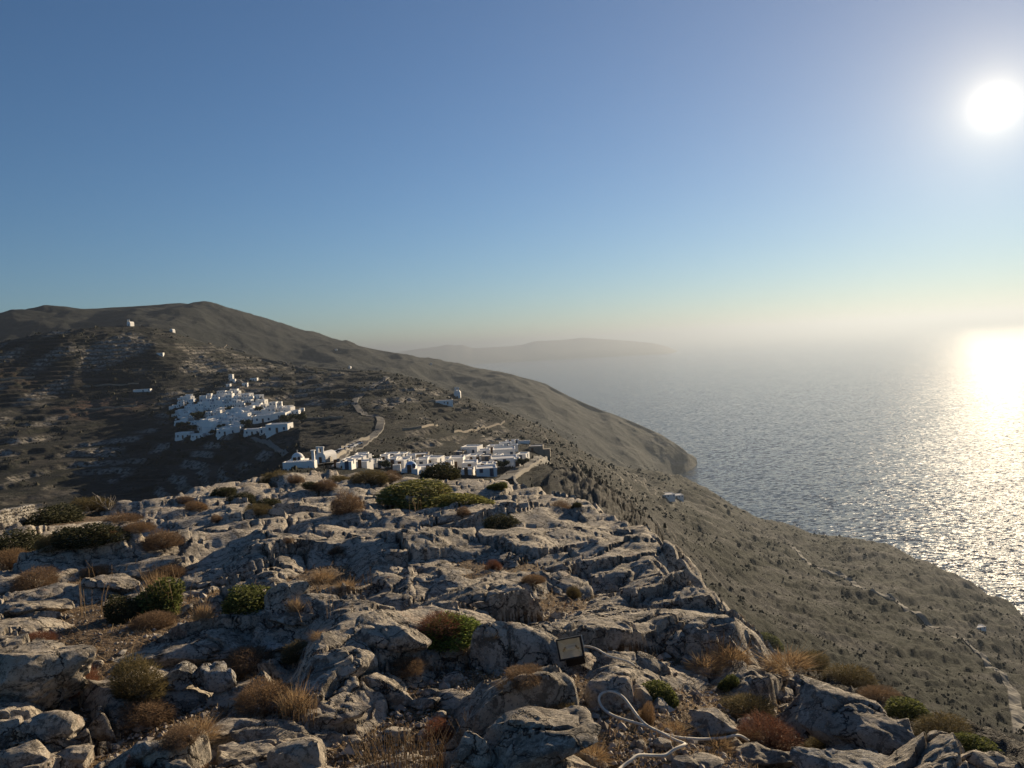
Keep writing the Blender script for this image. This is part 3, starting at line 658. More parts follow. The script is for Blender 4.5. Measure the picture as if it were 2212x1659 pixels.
# ---- near village along the ridge
GNEAR = 'white houses of the near ridge village'
NEAR = [ # zoom x centre, base y, width, height, depth metres, kind, label
 (225,330,240,32,5,'t','long low white terrace wall at the left end of the near village'),
 (590,330,60,50,4,'h','narrow white house at the left foot of the stepped white cluster'), (640,322,130,55,5,'h','wide white house in the front of the stepped left cluster'), (690,292,110,45,5,'h','white house in the middle tier of the stepped left cluster'), (715,268,90,38,5,'h','topmost white house of the stepped left cluster beside the road'), (765,300,40,45,4,'h','narrow bright white house at the right end of the left cluster'), (715,330,110,28,4,'h','low white house at the right foot of the left cluster'),
 (820,318,55,22,4,'t','low white wall between the left cluster and the middle houses'), (850,308,30,22,3,'h','tiny white hut left of the middle houses'),
 (945,272,110,40,6,'h','white flat-roofed house at the back left of the middle row'), (930,305,120,34,5,'h','low white house at the front left of the middle row'), (1030,280,70,52,5,'h','white house behind the bright lit one in the middle row'), (1080,270,55,40,5,'h','tall narrow white house beside the grey stone house'),
 (1180,280,145,48,6,'s','plain grey stone house with flat roof behind the middle row'), (1028,342,75,62,5,'h','sunlit white house left of the blue dome'), (1005,355,60,30,3,'t','low white wall in front of the sunlit house by the blue dome'),
 (1205,340,90,68,5,'h','white house right behind the blue dome'), (1270,330,120,66,6,'h','broad white house in the middle of the near village'), (1330,305,50,48,4,'h','narrow white house with lit right side in the middle'), (1215,375,150,42,5,'h','long white house at the front right of the blue dome'), (1330,345,80,40,4,'h','low white house above the dark bush'),
 (1385,305,75,26,4,'h','low pale house between the middle and right groups'), (1420,300,60,40,4,'h','small white house left of the tall pole'), (1475,338,115,78,6,'h','large white house directly left of the utility pole'), (1490,252,75,42,5,'s','grey gabled stone house above the utility pole'),
 (1580,240,135,70,6,'h','big white two-storey house at the top behind the pole'), (1600,298,115,52,6,'h','white house just right of the utility pole'), (1655,225,85,32,5,'h','low white house up right of the big two-storey one'), (1585,360,115,62,6,'h','white house in the front row right of the pole'), (1560,388,75,32,4,'h','low white hut in front of the front row near the pole'),
 (1690,358,105,48,5,'h','white house in the second row of the right group'), (1720,402,160,60,6,'h','lowest and widest white house of the right group'), (1722,300,85,56,5,'s','brownish house with shutters in the right group'), (1762,212,95,48,5,'h','white house on the upper lane of the right group'),
 (1870,180,95,40,5,'h','white house near the top of the right group'), (1905,148,75,26,4,'h','topmost white house of the right group'), (2012,140,100,18,4,'t','long low white wall at the very top of the right group'), (1955,150,45,32,4,'h','small white tower-like house at the top of the right group'),
 (1860,262,175,72,7,'h','biggest white house on the upper right of the near village'), (1860,322,205,60,7,'h','long white house with terraces in front of the biggest one'), (1992,285,78,55,5,'h','sunlit white cube house at the right end by the terrace path'), (1960,328,45,62,4,'h','narrow white house with dark opening at the right end'),
 (2110,215,110,52,5,'s','ruined grey stone building on the crag right of the near village'),
]
for i, (x, y, w, h, dm, kind, lab) in enumerate(NEAR):
    p = land_hit(*z3(x, y), dmin=140)
    if p is None: continue
    k = math.hypot(p.x, p.y) * 0.000164 * 1.03
    wm, hm = w * k, max(1.2, h * k * 0.92)
    rz = rng.uniform(-.35, .1)
    if kind == 't': o = house(p, rng.uniform(-.1, .1), wm, dm * .5, hm, lab, GNEAR, seed=i, windows=False, name='white_terrace_wall', cat='wall')
    else: o = house(p, rz, wm, dm, hm, lab, GNEAR, wallm=M_STONE if kind == 's' else None, seed=100 + i, annex=(i % 5 == 2), stairs=(i % 4 == 1), name='stone_house' if kind == 's' else 'white_house')
FILL = [(610,345),(665,300),(780,330),(870,335),(900,298),(970,328),(985,285),(1055,312),(1120,300),(1160,322),(1250,300),(1290,362),(1370,325),(1400,342),(1445,315),(1520,300),(1545,345),(1630,332),(1650,300),(1700,250),(1750,362),(1780,330),(1800,290),(1820,220),(1930,200)]
for i, (x, y) in enumerate(FILL):
    p = land_hit(*z3(x, y), dmin=140)
    if p is None: continue
    k = math.hypot(p.x, p.y) * 0.000164
    house(p, rng.uniform(-.4, .1), rng.uniform(55, 95) * k, rng.uniform(3, 5), rng.uniform(34, 60) * k, f'small white house squeezed between larger ones, {ORD[i]} from left, near village', GNEAR, seed=300 + i)
for (x, y, w, h, kind, lab) in ((195,300,115,22,'d','white church with pale dome at the left end of the near village'), (1105,372,115,28,'b','church with large blue grey dome in the front of the near village'), (520,325,60,12,'b','small church with blue dome at the foot of the road')):
    p = land_hit(*z3(x, y), dmin=140); k = math.hypot(p.x, p.y) * 0.000164
    domed(p, -.1, w * k * 1.15, w * k * 1.1, h * k, lab, M_DOME if kind == 'b' else M_WHITE)
p = land_hit(*z3(400, 300), dmin=140); k = math.hypot(p.x, p.y) * 0.000164
chapel(p, -.35, 95 * k, 6, 48 * k, 'bright white vaulted chapel at the left of the near village')
p = land_hit(*z3(347, 330), dmin=140)
m = MB(); m.box(-.45, .45, -.45, .45, -2, 4.6, .08); m.box(-.6, .6, -.6, .6, 4.6, 4.8)
o = m.build('white_pillar', M_WHITE); o.location = p; tag(o, 'tall square white pillar beside the vaulted chapel', 'pillar')

# ---- chapels and farmsteads on the hills
for (vx, vy, w, d, h, rz, lab, bell) in ((278,704,4.8,7,3.4,-.22,'white chapel with bell gable on the left hilltop', True), (370,717,4.2,5,2.0,-.22,'small white chapel lower on the ridge right of the hilltop chapel', False), (755,797,5,7,4.0,-.2,'white chapel with pointed bell wall on the ridge crest mid left', True), (988,860,6,8,4.6,0,'grey white church with bell wall on the spur above the near village', True)):
    p = land_hit(vx, vy, dmin=300); chapel(p, rz, w, d, h, lab, None, bell)
for (vx, vy, w, d, h, lab) in ((726,757,6,5,3.5,'tiny white farmhouse high on the flank of the dark mountain'), (931,788,6,5,4,'tiny white hut on the mountain ridge just above the sea'), (960,874,14,6,3,'long pale stone farmhouse left of the church on the spur'), (345,768,7,5,2.6,'tiny pale hut on the shaded hillside under the ridge chapel'), (306,847,16,5,2.4,'low whitish sheepfold on the shaded terraces left of the far village'),
                              (1440,1076,15,9,2.6,'left of two white flat roofs on the slope above the cove'), (1462,1077,13,9,2.6,'right of two white flat roofs on the slope above the cove'), (2118,1362,9,5,2.0,'small pale farm building on the slope at the right edge')):
    p = land_hit(vx, vy, dmin=200)
    if p: house(p, 0.1, w, d, h, lab, None, seed=int(vx), name='farm_building', cat='farmhouse')

# ---- road, tracks, walls draped on the landscape
def drape(pts, step=5.0, dmin=140):
    P = [land_hit(*q, dmin=dmin) for q in pts]; P = [q for q in P if q]; o = []
    for a, c in zip(P[:-1], P[1:]):
        n = max(1, int((c - a).length / step))
        for k in range(n): o.append(a.lerp(c, k / n))
    o.append(P[-1]); return [Vector((q.x, q.y, land_z(q.x, q.y))) for q in o]
def ribbon(name, pts, width, mat, label, lift=0.55, kind='structure', step=2.5, dmin=140):
    P = drape(pts, step, dmin); v, f = [], []
    for i, q in enumerate(P):
        t = (P[min(i + 1, len(P) - 1)] - P[max(i - 1, 0)]); t.z = 0; t.normalize(); s = Vector((t.y, -t.x, 0)) * width / 2
        e = [q - s * 1.25, q - s, q, q + s, q + s * 1.25]
        v += [(k.x, k.y, land_z(k.x, k.y) + (lift if 0 < j < 4 else -0.8)) for j, k in enumerate(e)]
    for i in range(len(P) - 1): f += [(5 * i + j, 5 * i + j + 1, 5 * i + j + 6, 5 * i + j + 5) for j in range(4)]
    me = bpy.data.meshes.new(name); me.from_pydata(v, [], f); me.materials.append(mat); me.update()
    return tag(link(name, me), label, kind=kind)
def wallrun(name, pts, h, mat, label, cat='wall', th=0.6, dmin=140, group=None):
    P = drape(pts, 3.0, dmin); v, f = [], []; r = random.Random(len(pts) * 7 + int(pts[0][0]))
    for i, q in enumerate(P):
        t = (P[min(i + 1, len(P) - 1)] - P[max(i - 1, 0)]); t.z = 0; t.normalize(); s = Vector((t.y, -t.x, 0)) * th / 2; hh = h * r.uniform(.85, 1.1)
        v += [(q.x - s.x, q.y - s.y, q.z - 1.5), (q.x - s.x, q.y - s.y, q.z + hh), (q.x + s.x, q.y + s.y, q.z + hh), (q.x + s.x, q.y + s.y, q.z - 1.5)]
    for i in range(len(P) - 1):
        a, c = 4 * i, 4 * i + 4; f += [(a, c, c + 1, a + 1), (a + 1, c + 1, c + 2, a + 2), (a + 2, c + 2, c + 3, a + 3)]
    f += [(0, 1, 2, 3), tuple(4 * (len(P) - 1) + k for k in (3, 2, 1, 0))]
    me = bpy.data.meshes.new(name); me.from_pydata(v, [], f); me.materials.append(mat); me.update()
    return tag(link(name, me), label, cat, group)
ribbon('road', [(705,1004),(733,988),(758,972),(785,957),(806,943),(819,928),(823,914),(819,903),(806,899),(790,899)], 4.6, M_CONC, 'pale concrete road climbing from the near village to the ridge')
ribbon('road', [(790,899),(775,885),(765,872),(768,862),(783,851)], 4.6, M_CONC, 'pale bend of the road on the ridge behind the near village')
ribbon('road', [(800,838),(822,826),(836,814)], 5.0, M_CONC, 'far stretch of the road near the ridge crest')
ribbon('path', [(546,946),(565,953),(585,962),(605,974),(618,984)], 2.6, M_TRACK, 'pale footpath dropping from the far village towards the near one', dmin=300)
ribbon('track', [(1712,1182),(1778,1232),(1824,1244),(1882,1273),(1936,1297),(1985,1326),(2026,1358)], 5.0, M_TRACK, 'pale dirt track crossing the slope above the sea', dmin=200)
ribbon('track', [(2060,1376),(2089,1388),(2130,1426),(2165,1455),(2188,1490),(2198,1535),(2206,1585)], 4.5, M_TRACK, 'pale dirt track curving down at the right edge', dmin=170)
wallrun('retaining_wall', [(835,1083),(812,1093)] and [z3(560,205), z3(620,180), z3(700,145), z3(785,110)], 2.4, M_WALLST, 'pale stone retaining wall above the parked cars')
wallrun('retaining_wall', [z3(470,300), z3(540,262), z3(600,228), z3(650,198)], 2.0, M_WALLST, 'pale stone wall below the road beside the left cluster')
ribbon('path', [z3(1850,432), z3(1920,385), z3(2000,345), z3(2100,300), z3(2190,262)], 4.5, M_CONC, 'pale paved terrace path along the cliff edge', lift=.3)
wallrun('parapet_wall', [z3(1965,500), z3(1945,470), z3(1938,420), z3(1990,385), z3(2060,340), z3(2130,300), z3(2205,258)], 1.1, M_WALLST, 'low pale parapet along the cliff-edge path', th=.5, dmin=110)
for (pts, lab) in (([(650,907),(690,905),(740,903)], 'pale field wall on the slope right of the far village'), ([(1,820),(40,817),(75,815)], 'faint pale terrace wall at the far left edge'), ([(180,835),(230,832),(300,829)], 'pale terrace wall above the reddish field'), ([(185,884),(240,882),(295,876)], 'pale wall under the reddish field'),
                   ([(925,868),(960,866),(990,869)], 'stone wall on the spur by the church'), ([(870,930),(910,925),(945,920)], 'field wall on the terraced spur'), ([(980,935),(1040,925),(1090,912)], 'long terrace wall on the shaded spur'), ([(450,742),(490,745),(530,762)], 'pale wall along the ridge under the mountain'), ([(600,780),(650,797),(700,806)], 'pale wall along the ridge right of the far village')):
    wallrun('field_wall', pts, 1.3, M_STONE, lab, 'wall', .7, 250, 'dry stone field walls')

# ---- parked cars
def car_tree():
    root = empty('parked_car', (0, 0, 0))
    m = MB(); m.box(-.85, .85, -2.05, 2.05, .28, .85, .06); b1 = m.build('body', M_CAR, root)
    m = MB(); m.box(-.74, .74, -1.35, 1.2, .852, 1.42, .22); m.build('cabin', M_GLASS, root)
    m = MB(); m.box(-.52, .52, -1.1, .95, 1.423, 1.46); m.build('roof', M_CAR, root)
    for sx in (-.78, .78):
        for sy in (-1.3, 1.3):
            m = MB(); m.tube([(sx - .1, sy, .32), (sx + .1, sy, .32)], .32, 10); m.build('wheel', M_TYRE, root)
    return root
CARS = [(505,246,'white car at the lower end of the row, nearest the chapel'), (560,226,'second white car from the lower end of the parked row'), (612,200,'third white car up the row by the retaining wall'), (640,184,'fourth white car up the row by the retaining wall'), (665,170,'fifth white car up the row by the retaining wall'), (697,155,'topmost white car of the parked row')]
c0 = None
for (x, y, lab) in CARS:
    p = land_hit(*z3(x, y), dmin=140); p.z = land_z(p.x, p.y) + .45
    o = car_tree() if c0 is None else copy_tree(c0); c0 = c0 or o
    o.location = p; o.rotation_euler = (0, 0, -.5 + rng.uniform(-.2, .2)); o.scale = (1.15, 1.15, 1.15)
    tag(o, lab, 'car', 'cars parked along the road')

# ---- utility poles
for (x, y, hpx, lab) in ((1535,330,150,'tall dark utility pole in the middle of the near village'), (1655,300,75,'shorter dark utility pole right of the tall one'), (425,345,55,'short pale post in front of the vaulted chapel')):
    p = land_hit(*z3(x, y), dmin=140); k = math.hypot(p.x, p.y) * 0.000164; h = hpx * k
    root = tag(empty('utility_pole', p), lab, 'pole')
    m = MB(); m.tube([(0, 0, -1), (0, 0, h)], [.14, .10], 8); m.build('shaft', M_WOOD, root)
    if hpx > 60:
        m = MB(); m.box(-.8, .8, -.13, -.05, h - .6, h - .48); m.build('crossarm', M_WOOD, root)

# ---- trees of the villages
def leaf_cloud(n, rad, seed, size, squash=1.0, lumps=7):
    r = np.random.default_rng(seed); c = r.normal(size=(lumps, 3)) * rad * .42; c[:, 2] = np.abs(c[:, 2]) * squash
    k = r.integers(0, lumps, n); d = r.normal(size=(n, 3)); d /= np.linalg.norm(d, axis=1)[:, None]
    p = c[k] + d * (rad * .55) * (r.random(n) ** .4)[:, None] * np.array([1, 1, squash])
    a = r.normal(size=(n, 3)); a /= np.linalg.norm(a, axis=1)[:, None]; b_ = np.cross(a, d); b_ /= np.linalg.norm(b_, axis=1)[:, None] + 1e-9
    s = size * r.uniform(.6, 1.3, n)[:, None]
    V = np.stack([p + a * s, p + b_ * s * .6, p - a * s, p - b_ * s * .6], 1).reshape(-1, 3)
    return V, np.arange(4 * n).reshape(-1, 4)
def leafmat(name, c1, c2, trans=0.3):
    b = NB(name, 0.85, 0.15); col = b.mix(b.rnd(), c1, c2); b.L(col, b.b.inputs['Base Color'])
    t = b.n('ShaderNodeBsdfTranslucent'); b.L(col, t.inputs['Color']); x = b.n('ShaderNodeMixShader'); x.inputs[0].default_value = trans
    b.t.links.new(b.b.outputs[0], x.inputs[1]); b.t.links.new(t.outputs[0], x.inputs[2]); b.t.links.new(x.outputs[0], b.out.inputs['Surface']); return b.m
M_TREE = leafmat('dark_tree_leaf', (0.020, 0.028, 0.014), (0.050, 0.058, 0.028), .2)
V, F = leaf_cloud(520, 3.4, 5, .62, .75); V[:, 2] += 3.0; crown_me = mesh_np('crown', V, F, M_TREE, False)
m = MB(); m.tube([(0, 0, -1), (.1, .1, 1.5), (.3, 0, 3.5)], [.3, .22, .1], 7); m.tube([(.1, .1, 1.5), (-.9, .3, 3.2)], [.16, .06], 6); trunk_me = m.mesh('trunk', M_WOOD)
TREES = [(550,770,1.25,'dark tree clump filling the gap left of centre in the far village'), (600,730,1.0,'dark tree behind the big clump in the far village'), (500,735,.9,'dark tree left of the big clump in the far village'), (950,670,1.0,'rounded dark tree in the centre of the far village'), (990,660,.8,'smaller dark tree right of the centre one in the far village'), (1330,668,.9,'dark tree near the right side of the far village'), (510,570,.7,'low dark tree in the upper left of the far village'),
         (380,870,1.0,'dark tree below the left fringe of the far village'), (320,880,1.0,'dark tree at the bottom left corner below the far village'), (470,905,.9,'dark tree by the low left outbuilding of the far village'), (755,970,.9,'dark tree between the two lowest curved houses of the far village'), (845,885,.8,'dark shrub-like tree above the curved house of the far village'), (1160,850,1.0,'dark tree right of the domed church in the far village'), (1190,900,.8,'lower dark tree right of the domed church'), (1700,820,1.3,'broad dark tree right of the long terrace below the far village'), (1850,800,1.2,'dark tree on the slope right of the far village'), (210,720,1.0,'dark tree just left of the far village'), (230,790,.9,'second dark tree left of the far village')]
tree0 = None
for (x, y, s, lab) in TREES:
    p = land_hit(*z2(x, y), dmin=480)
    if p is None: continue
    o = empty('tree', p, rng.uniform(0, 6)); o.scale = (s * 1.05, s * 1.05, s * .9)
    link('crown', crown_me, o); link('trunk', trunk_me, o); tag(o, lab, 'tree', 'dark trees of the far village')
for (x, y, s, lab) in ((2010,330,.5,'dark tree at the right end house of the near village'), (1850,350,.5,'dark tree below the long terraced house'), (905,350,.45,'dark low tree left of the sunlit house by the blue dome'), (840,290,.4,'dark tree behind the low wall in the near village')):
    p = land_hit(*z3(x, y), dmin=140); o = empty('tree', p, rng.uniform(0, 6)); o.scale = (s, s, s)
    link('crown', crown_me, o); link('trunk', trunk_me, o); tag(o, lab, 'tree', 'dark trees of the near village')

# ---- scrub dotted over the hills (nobody could count it)
n = 62000
rr = nrg.integers(22, ROW5 + 70, n); cc = nrg.integers(0, NC, n)
den = noise2(LX[rr, cc] / 70, LY[rr, cc] / 70, 300) + .6 * noise2(LX[rr, cc] / 22, LY[rr, cc] / 22, 301) + .1 * right[rr, cc]
keep = (den > nrg.uniform(-.25, .75, n)) & (LZ[rr, cc] > SEA_Z + 12) & (LD[rr, cc] > 110); rr, cc = rr[keep], cc[keep]; n = len(rr)
px, py, pz = LX[rr, cc] + nrg.normal(0, 1.5, n), LY[rr, cc] + nrg.normal(0, 3, n), LZ[rr, cc]
R_ = np.clip(nrg.lognormal(-.45, .55, n), .25, 2.4) * np.clip(LD[rr, cc] / 600, .35, 1.5)
k = 4; ang = np.linspace(0, 2 * np.pi, k, endpoint=False)[None] + nrg.uniform(0, 6.28, (n, 1)); j1 = nrg.uniform(.6, 1.35, (n, k)); j2 = nrg.uniform(.4, .9, (n, k))
V1 = np.stack([px[:, None] + np.cos(ang) * R_[:, None] * j1, py[:, None] + np.sin(ang) * R_[:, None] * j1, np.broadcast_to(pz[:, None] - .5, (n, k))], -1)
V2 = np.stack([px[:, None] + np.cos(ang + .4) * R_[:, None] * j2 * .6, py[:, None] + np.sin(ang + .4) * R_[:, None] * j2 * .6, pz[:, None] + R_[:, None] * nrg.uniform(.4, .9, (n, k))], -1)
V = np.concatenate([V1, V2], 1).reshape(-1, 3); off = (np.arange(n) * 2 * k)[:, None, None]
f1 = np.array([(i, (i + 1) % k, k + (i + 1) % k, k + i) for i in range(k)] + [(4, 5, 6, 7)])
M_SCRUB = leafmat('hill_scrub', (0.018, 0.021, 0.013), (0.050, 0.045, 0.028), 0.0)
tag(link('scrub', mesh_np('scrub', V, (f1[None] + off).reshape(-1, 4), M_SCRUB, False)), 'low dark scrub dotted over the hillsides', kind='stuff')
# ------------------------------------------------------------------ boulders of the outcrop
M_ROCK = NB('boulder_marble', 0.88, 0.25)
def rockmat(name, lo, hi, stain):
    b = NB(name, 0.88, 0.25)
    c, nb = rock_look(b, lo, hi, stain)
    return b.done(c, nb)
RM = {'g': rockmat('grey_boulder', (0.38, 0.33, 0.262), (0.57, 0.495, 0.398), 0.35), 'd': rockmat('dark_boulder', (0.31, 0.268, 0.212), (0.48, 0.415, 0.335), 0.3),
      'w': rockmat('white_broken_rock', (0.40, 0.375, 0.335), (0.56, 0.525, 0.47), 0.15), 'r': rockmat('lichen_boulder', (0.35, 0.30, 0.245), (0.54, 0.465, 0.375), 1.0)}
bpy.data.materials.remove(M_ROCK.m)
def ico(sub):
    import bmesh
    bm = bmesh.new(); bmesh.ops.create_icosphere(bm, subdivisions=sub, radius=1.0)
    V = np.array([v.co[:] for v in bm.verts]); F = np.array([[v.index for v in f.verts] for f in bm.faces]); bm.free(); return V, F
ICO = {k: ico(k) for k in (2, 4, 5)}
def rock_shape(sub, seed, w, d, h, cuts=16, rough=1.0, flat=0.0):
    V, F = ICO[sub]; V = V.copy(); r = np.random.default_rng(seed)
    N = r.normal(size=(cuts, 3)); N /= np.linalg.norm(N, axis=1)[:, None]
    N = np.vstack([N, [[.15 * r.normal(), .15 * r.normal(), 1]]]); N /= np.linalg.norm(N, axis=1)[:, None]
    ds = np.append(r.uniform(.52, .86, cuts), .72 - flat)
    for n_, d_ in zip(N, ds):
        k = V @ n_ - d_; V -= np.where(k > 0, k * 0.985, 0)[:, None] * n_
    V /= np.abs(V).max(0)
    s = np.array([w / 2, d / 2, h / 2]); P = V * s; o = seed * 3.7
    nrm = V / np.linalg.norm(V, axis=1)[:, None]; q = P + o
    disp = 0.09 * noise3(q[:, 0] * 2.2 / max(w, .3), q[:, 1] * 2.2 / max(w, .3), q[:, 2] * 2.2 / max(w, .3), seed) * w * .5
    disp += rough * (0.030 * noise3(q[:, 0] * 4.5, q[:, 1] * 4.5, q[:, 2] * 6, seed + 1) + 0.016 * noise3(q[:, 0] * 11, q[:, 1] * 11, q[:, 2] * 15, seed + 2) + 0.007 * noise3(q[:, 0] * 28, q[:, 1] * 28, q[:, 2] * 40, seed + 3)) * min(1.0, w / .5)
    cr = np.abs(noise3(q[:, 0] * 1.7, q[:, 1] * 1.7, q[:, 2] * 2.4, seed + 9)); disp -= 0.05 * w * np.exp(-(cr / 0.035) ** 2)     # joints
    return P + nrm * disp[:, None], F
GB = 'boulders and slabs of the outcrop'
BOULDERS = [ # Vx centre, Vy base, w, h, material, tilt deg, turn deg, depth ratio, label
 (82,1535,215,180,'g',4,8,.8,'big rounded grey boulder at the left edge with a sunlit right side'),
 (95,1618,150,110,'r',-6,10,.7,'angular boulder with a sunlit knife-like right edge below the big left boulder'),
 (440,1462,360,120,'g',-4,-6,.7,'long whale-backed grey slab left of centre above the white broken rocks'),
 (735,1485,185,105,'g',2,12,.8,'humped grey boulder in the centre with a dark hollow on its left'),
 (855,1410,170,80,'g',-3,-14,.8,'cracked wedge of rock with a sunlit right edge behind the humped boulder'),
 (640,1362,150,58,'d',0,-4,.7,'bluish flat-topped slab with a level crack below the green bush'),
 (388,1512,104,72,'w',8,14,.8,'left one of two white freshly broken rocks'), (472,1506,104,76,'w',-14,-20,.8,'right one of two white broken rocks, with a round knob on top'),
 (735,1566,170,72,'d',6,6,.7,'flat dark tilted slab just below the humped boulder'),
 (655,1665,150,112,'g',-8,-18,.7,'pointed boulder at the bottom with a bright sunlit right face'),
 (560,1600,260,60,'d',-10,4,.6,'long dark slab sloping up to the right at the lower left'),
 (1165,1680,320,170,'d',3,12,.8,'large dark lichened slab at the bottom centre'), (1020,1665,110,120,'g',-5,5,.7,'upright block split off the left of the large dark slab'),
 (1010,1510,150,62,'r',3,-8,.8,'low brownish rock in the centre below the bright green bush'), (930,1540,90,52,'d',-4,10,.8,'dark cube-like rock wedged under the low brownish rock'),
 (1313,1535,125,118,'r',-4,4,.85,'rounded boulder with red lichen behind the cable loop'), (1390,1530,44,60,'d',0,0,.8,'narrow rock split off the right of the red lichened boulder'),
 (1540,1605,120,90,'r',-16,-20,.8,'rock with red lichen and a sunlit edge right of the cable'),
 (1850,1600,350,160,'d',-12,-30,.6,'huge dark sloping slab on the right above the sea'),
 (1860,1680,310,66,'w',-4,-8,.5,'pale sunlit flat slab at the bottom right'), (2130,1675,110,75,'g',0,0,.8,'rounded stone standing at the bottom right corner'), (2190,1660,50,60,'d',5,10,.8,'pointed stone in the extreme bottom right corner'), (1640,1670,170,62,'d',6,-12,.6,'smooth bluish slab left of the pale sunlit slab'), (1500,1672,130,40,'g',0,10,.7,'low ribbed stone by the end of the cable'),
 (1480,1668,75,52,'r',0,0,.8,'small brown boulder at the bottom edge by the cable'),
 (855,1612,90,60,'d',2,16,.8,'smooth dark stone behind the dried flower stalks'), (770,1625,50,50,'d',5,-10,.8,'small block left of the smooth dark stone'), (760,1560,40,36,'d',5,-10,.8,'small dark block beside the flat tilted slab'),
 (620,1290,95,95,'g',-10,-20,.8,'rounded rock with sunlit right edge beside the green bush in the middle'), (330,1250,150,66,'d',-6,-10,.7,'smooth bluish rock face left of the middle'), (245,1280,140,56,'d',-8,-16,.7,'smooth rock below the dark gully on the left'),
 (60,1330,170,74,'g',-5,-12,.8,'layered rock with a sunlit broken face at the left edge'), (15,1600,60,56,'g',10,0,.8,'small block at the extreme left edge'), (50,1660,110,70,'g',-6,20,.8,'broken rock at the bottom left corner'), (150,1662,90,60,'g',6,-14,.8,'rock with bright edge right of the bottom left corner'),
 (320,1640,60,40,'w',6,0,.8,'small pale stone on gravel at the lower left'), (1690,1520,110,60,'d',-20,-25,.7,'small dark outcrop beyond the greenish bush on the right'), (590,1415,70,30,'w',4,-10,.7,'flat pale stone lying on brown scrub in the middle'),
]
def boulder(vx, vy, w, h, mat, tilt, turn, dr, lab, i):
    p, D = ground_hit(vx, min(vy, 1720)); k = px_m(D); W, H_ = w * k * .95, h * k
    dep = W * dr; Hh = max(.2 * W, H_ - .24 * dep) * 1.05
    big = w * VS > 75
    V, F = rock_shape(5 if big else 4, 40 + i * 7, W, dep, Hh, 13 + i % 6, 1.0)
    me_ = mesh_np('boulder', V, F, RM[mat], True); set_sharp(me_, 30); o = link('boulder', me_)
    a = math.atan2(p.x, p.y); c = Vector((p.x + math.sin(a) * dep * .42, p.y + math.cos(a) * dep * .42, 0))
    gz = min(ground_z(c.x, c.y), p.z + .05 * dep)
    o.location = (c.x, c.y, max(gz, p.z - .1) + Hh * .5 - Hh * (.08 if mat == 'w' and vx < 1000 else .30)); o.rotation_euler = (math.radians(-6), math.radians(-tilt), -a + math.radians(turn))
    return tag(o, lab, 'rock', GB)
for i, q in enumerate(BOULDERS): boulder(*q, i)
stone_me = []
for i in range(6):
    V, F = rock_shape(2, 900 + i, 1.0, .75, .55, 12, .4); stone_me.append(mesh_np('loose_stone', V, F, RM['gwrg'[i % 4]], False))
def sprinkle(n, dmin, dmax, soilmin, k):
    """random grid places on the outcrop's soil, inside the picture's cone"""
    m = (FS > soilmin) & (FD > dmin) & (FD < dmax); ii, jj = np.nonzero(m); r = np.random.default_rng(k); s = r.integers(0, len(ii), n); ii, jj = ii[s], jj[s]
    return FX[ii, jj] + r.normal(0, .03, n), FY[ii, jj] + r.normal(0, .03, n), FZ[ii, jj], FD[ii, jj], r
X, Y, Z, D_, r_ = sprinkle(70, 3.6, 10, .8, 4)
for i in range(70):
    s = r_.uniform(.05, .15) * (1.5 if i % 9 == 0 else 1); o = link('loose_stone', stone_me[i % 6]); o.location = (X[i], Y[i], Z[i] + s * .12); o.scale = (s, s, s)
    o.rotation_euler = (r_.uniform(-.4, .4), r_.uniform(-.4, .4), r_.uniform(0, 6)); tag(o, 'small loose stone lying in a brown soil pocket between the boulders', 'stone', 'loose stones in the soil pockets')
# gravel and dry litter: nobody could count it
n = 11000
X, Y, Z, D_, r_ = sprinkle(n, 3.0, 14, .6, 5); s = r_.lognormal(-4.35, .5, n)
oct_ = np.array([(1, 0, 0), (0, 1, 0), (-1, 0, 0), (0, -1, 0), (0, 0, .7), (0, 0, -.7)], float); of = np.array([(0, 1, 4), (1, 2, 4), (2, 3, 4), (3, 0, 4), (1, 0, 5), (2, 1, 5), (3, 2, 5), (0, 3, 5)])
V = (oct_[None] * r_.uniform(.6, 1.3, (n, 6, 1)) * s[:, None, None]); an = r_.uniform(0, 6.28, n); V = np.stack([V[..., 0] * np.cos(an)[:, None] - V[..., 1] * np.sin(an)[:, None], V[..., 0] * np.sin(an)[:, None] + V[..., 1] * np.cos(an)[:, None], V[..., 2]], -1) + np.stack([X, Y, Z + s * .3], -1)[:, None]
b = NB('gravel_stone', .9); M_GRAVEL = b.done(b.mix(b.rnd(), (0.13, 0.10, 0.075), (0.44, 0.39, 0.33)))
tag(link('gravel', mesh_np('gravel', V.reshape(-1, 3), (of[None] + (np.arange(n) * 6)[:, None, None]).reshape(-1, 3), M_GRAVEL, False)), 'pale gravel in the soil pockets', kind='stuff')
n = 26000
X, Y, Z, D_, r_ = sprinkle(n, 3.0, 22, .5, 6); L_ = r_.uniform(.02, .075, n) * np.clip(D_ / 7, .8, 2.2); wd = .0028 * np.clip(D_ / 6, .8, 3)
an = r_.uniform(0, 6.28, n); el = np.abs(r_.normal(0, .45, n)); dx, dy, dz = np.cos(an) * np.cos(el) * L_, np.sin(an) * np.cos(el) * L_, np.sin(el) * L_
P0 = np.stack([X, Y, Z + .004], -1); P1 = P0 + np.stack([dx, dy, dz], -1); sd = np.stack([-np.sin(an), np.cos(an), 0 * an], -1) * wd[:, None]
V = np.stack([P0 - sd, P0 + sd, P1 + sd * .4, P1 - sd * .4], 1).reshape(-1, 3)
M_STRAW = leafmat('dry_straw', (0.20, 0.115, 0.055), (0.50, 0.37, 0.21), .35)
tag(link('dry_grass', mesh_np('dry_grass', V, np.arange(4 * n).reshape(-1, 4), M_STRAW, False)), 'dry straw and litter on the soil between the rocks', kind='stuff')

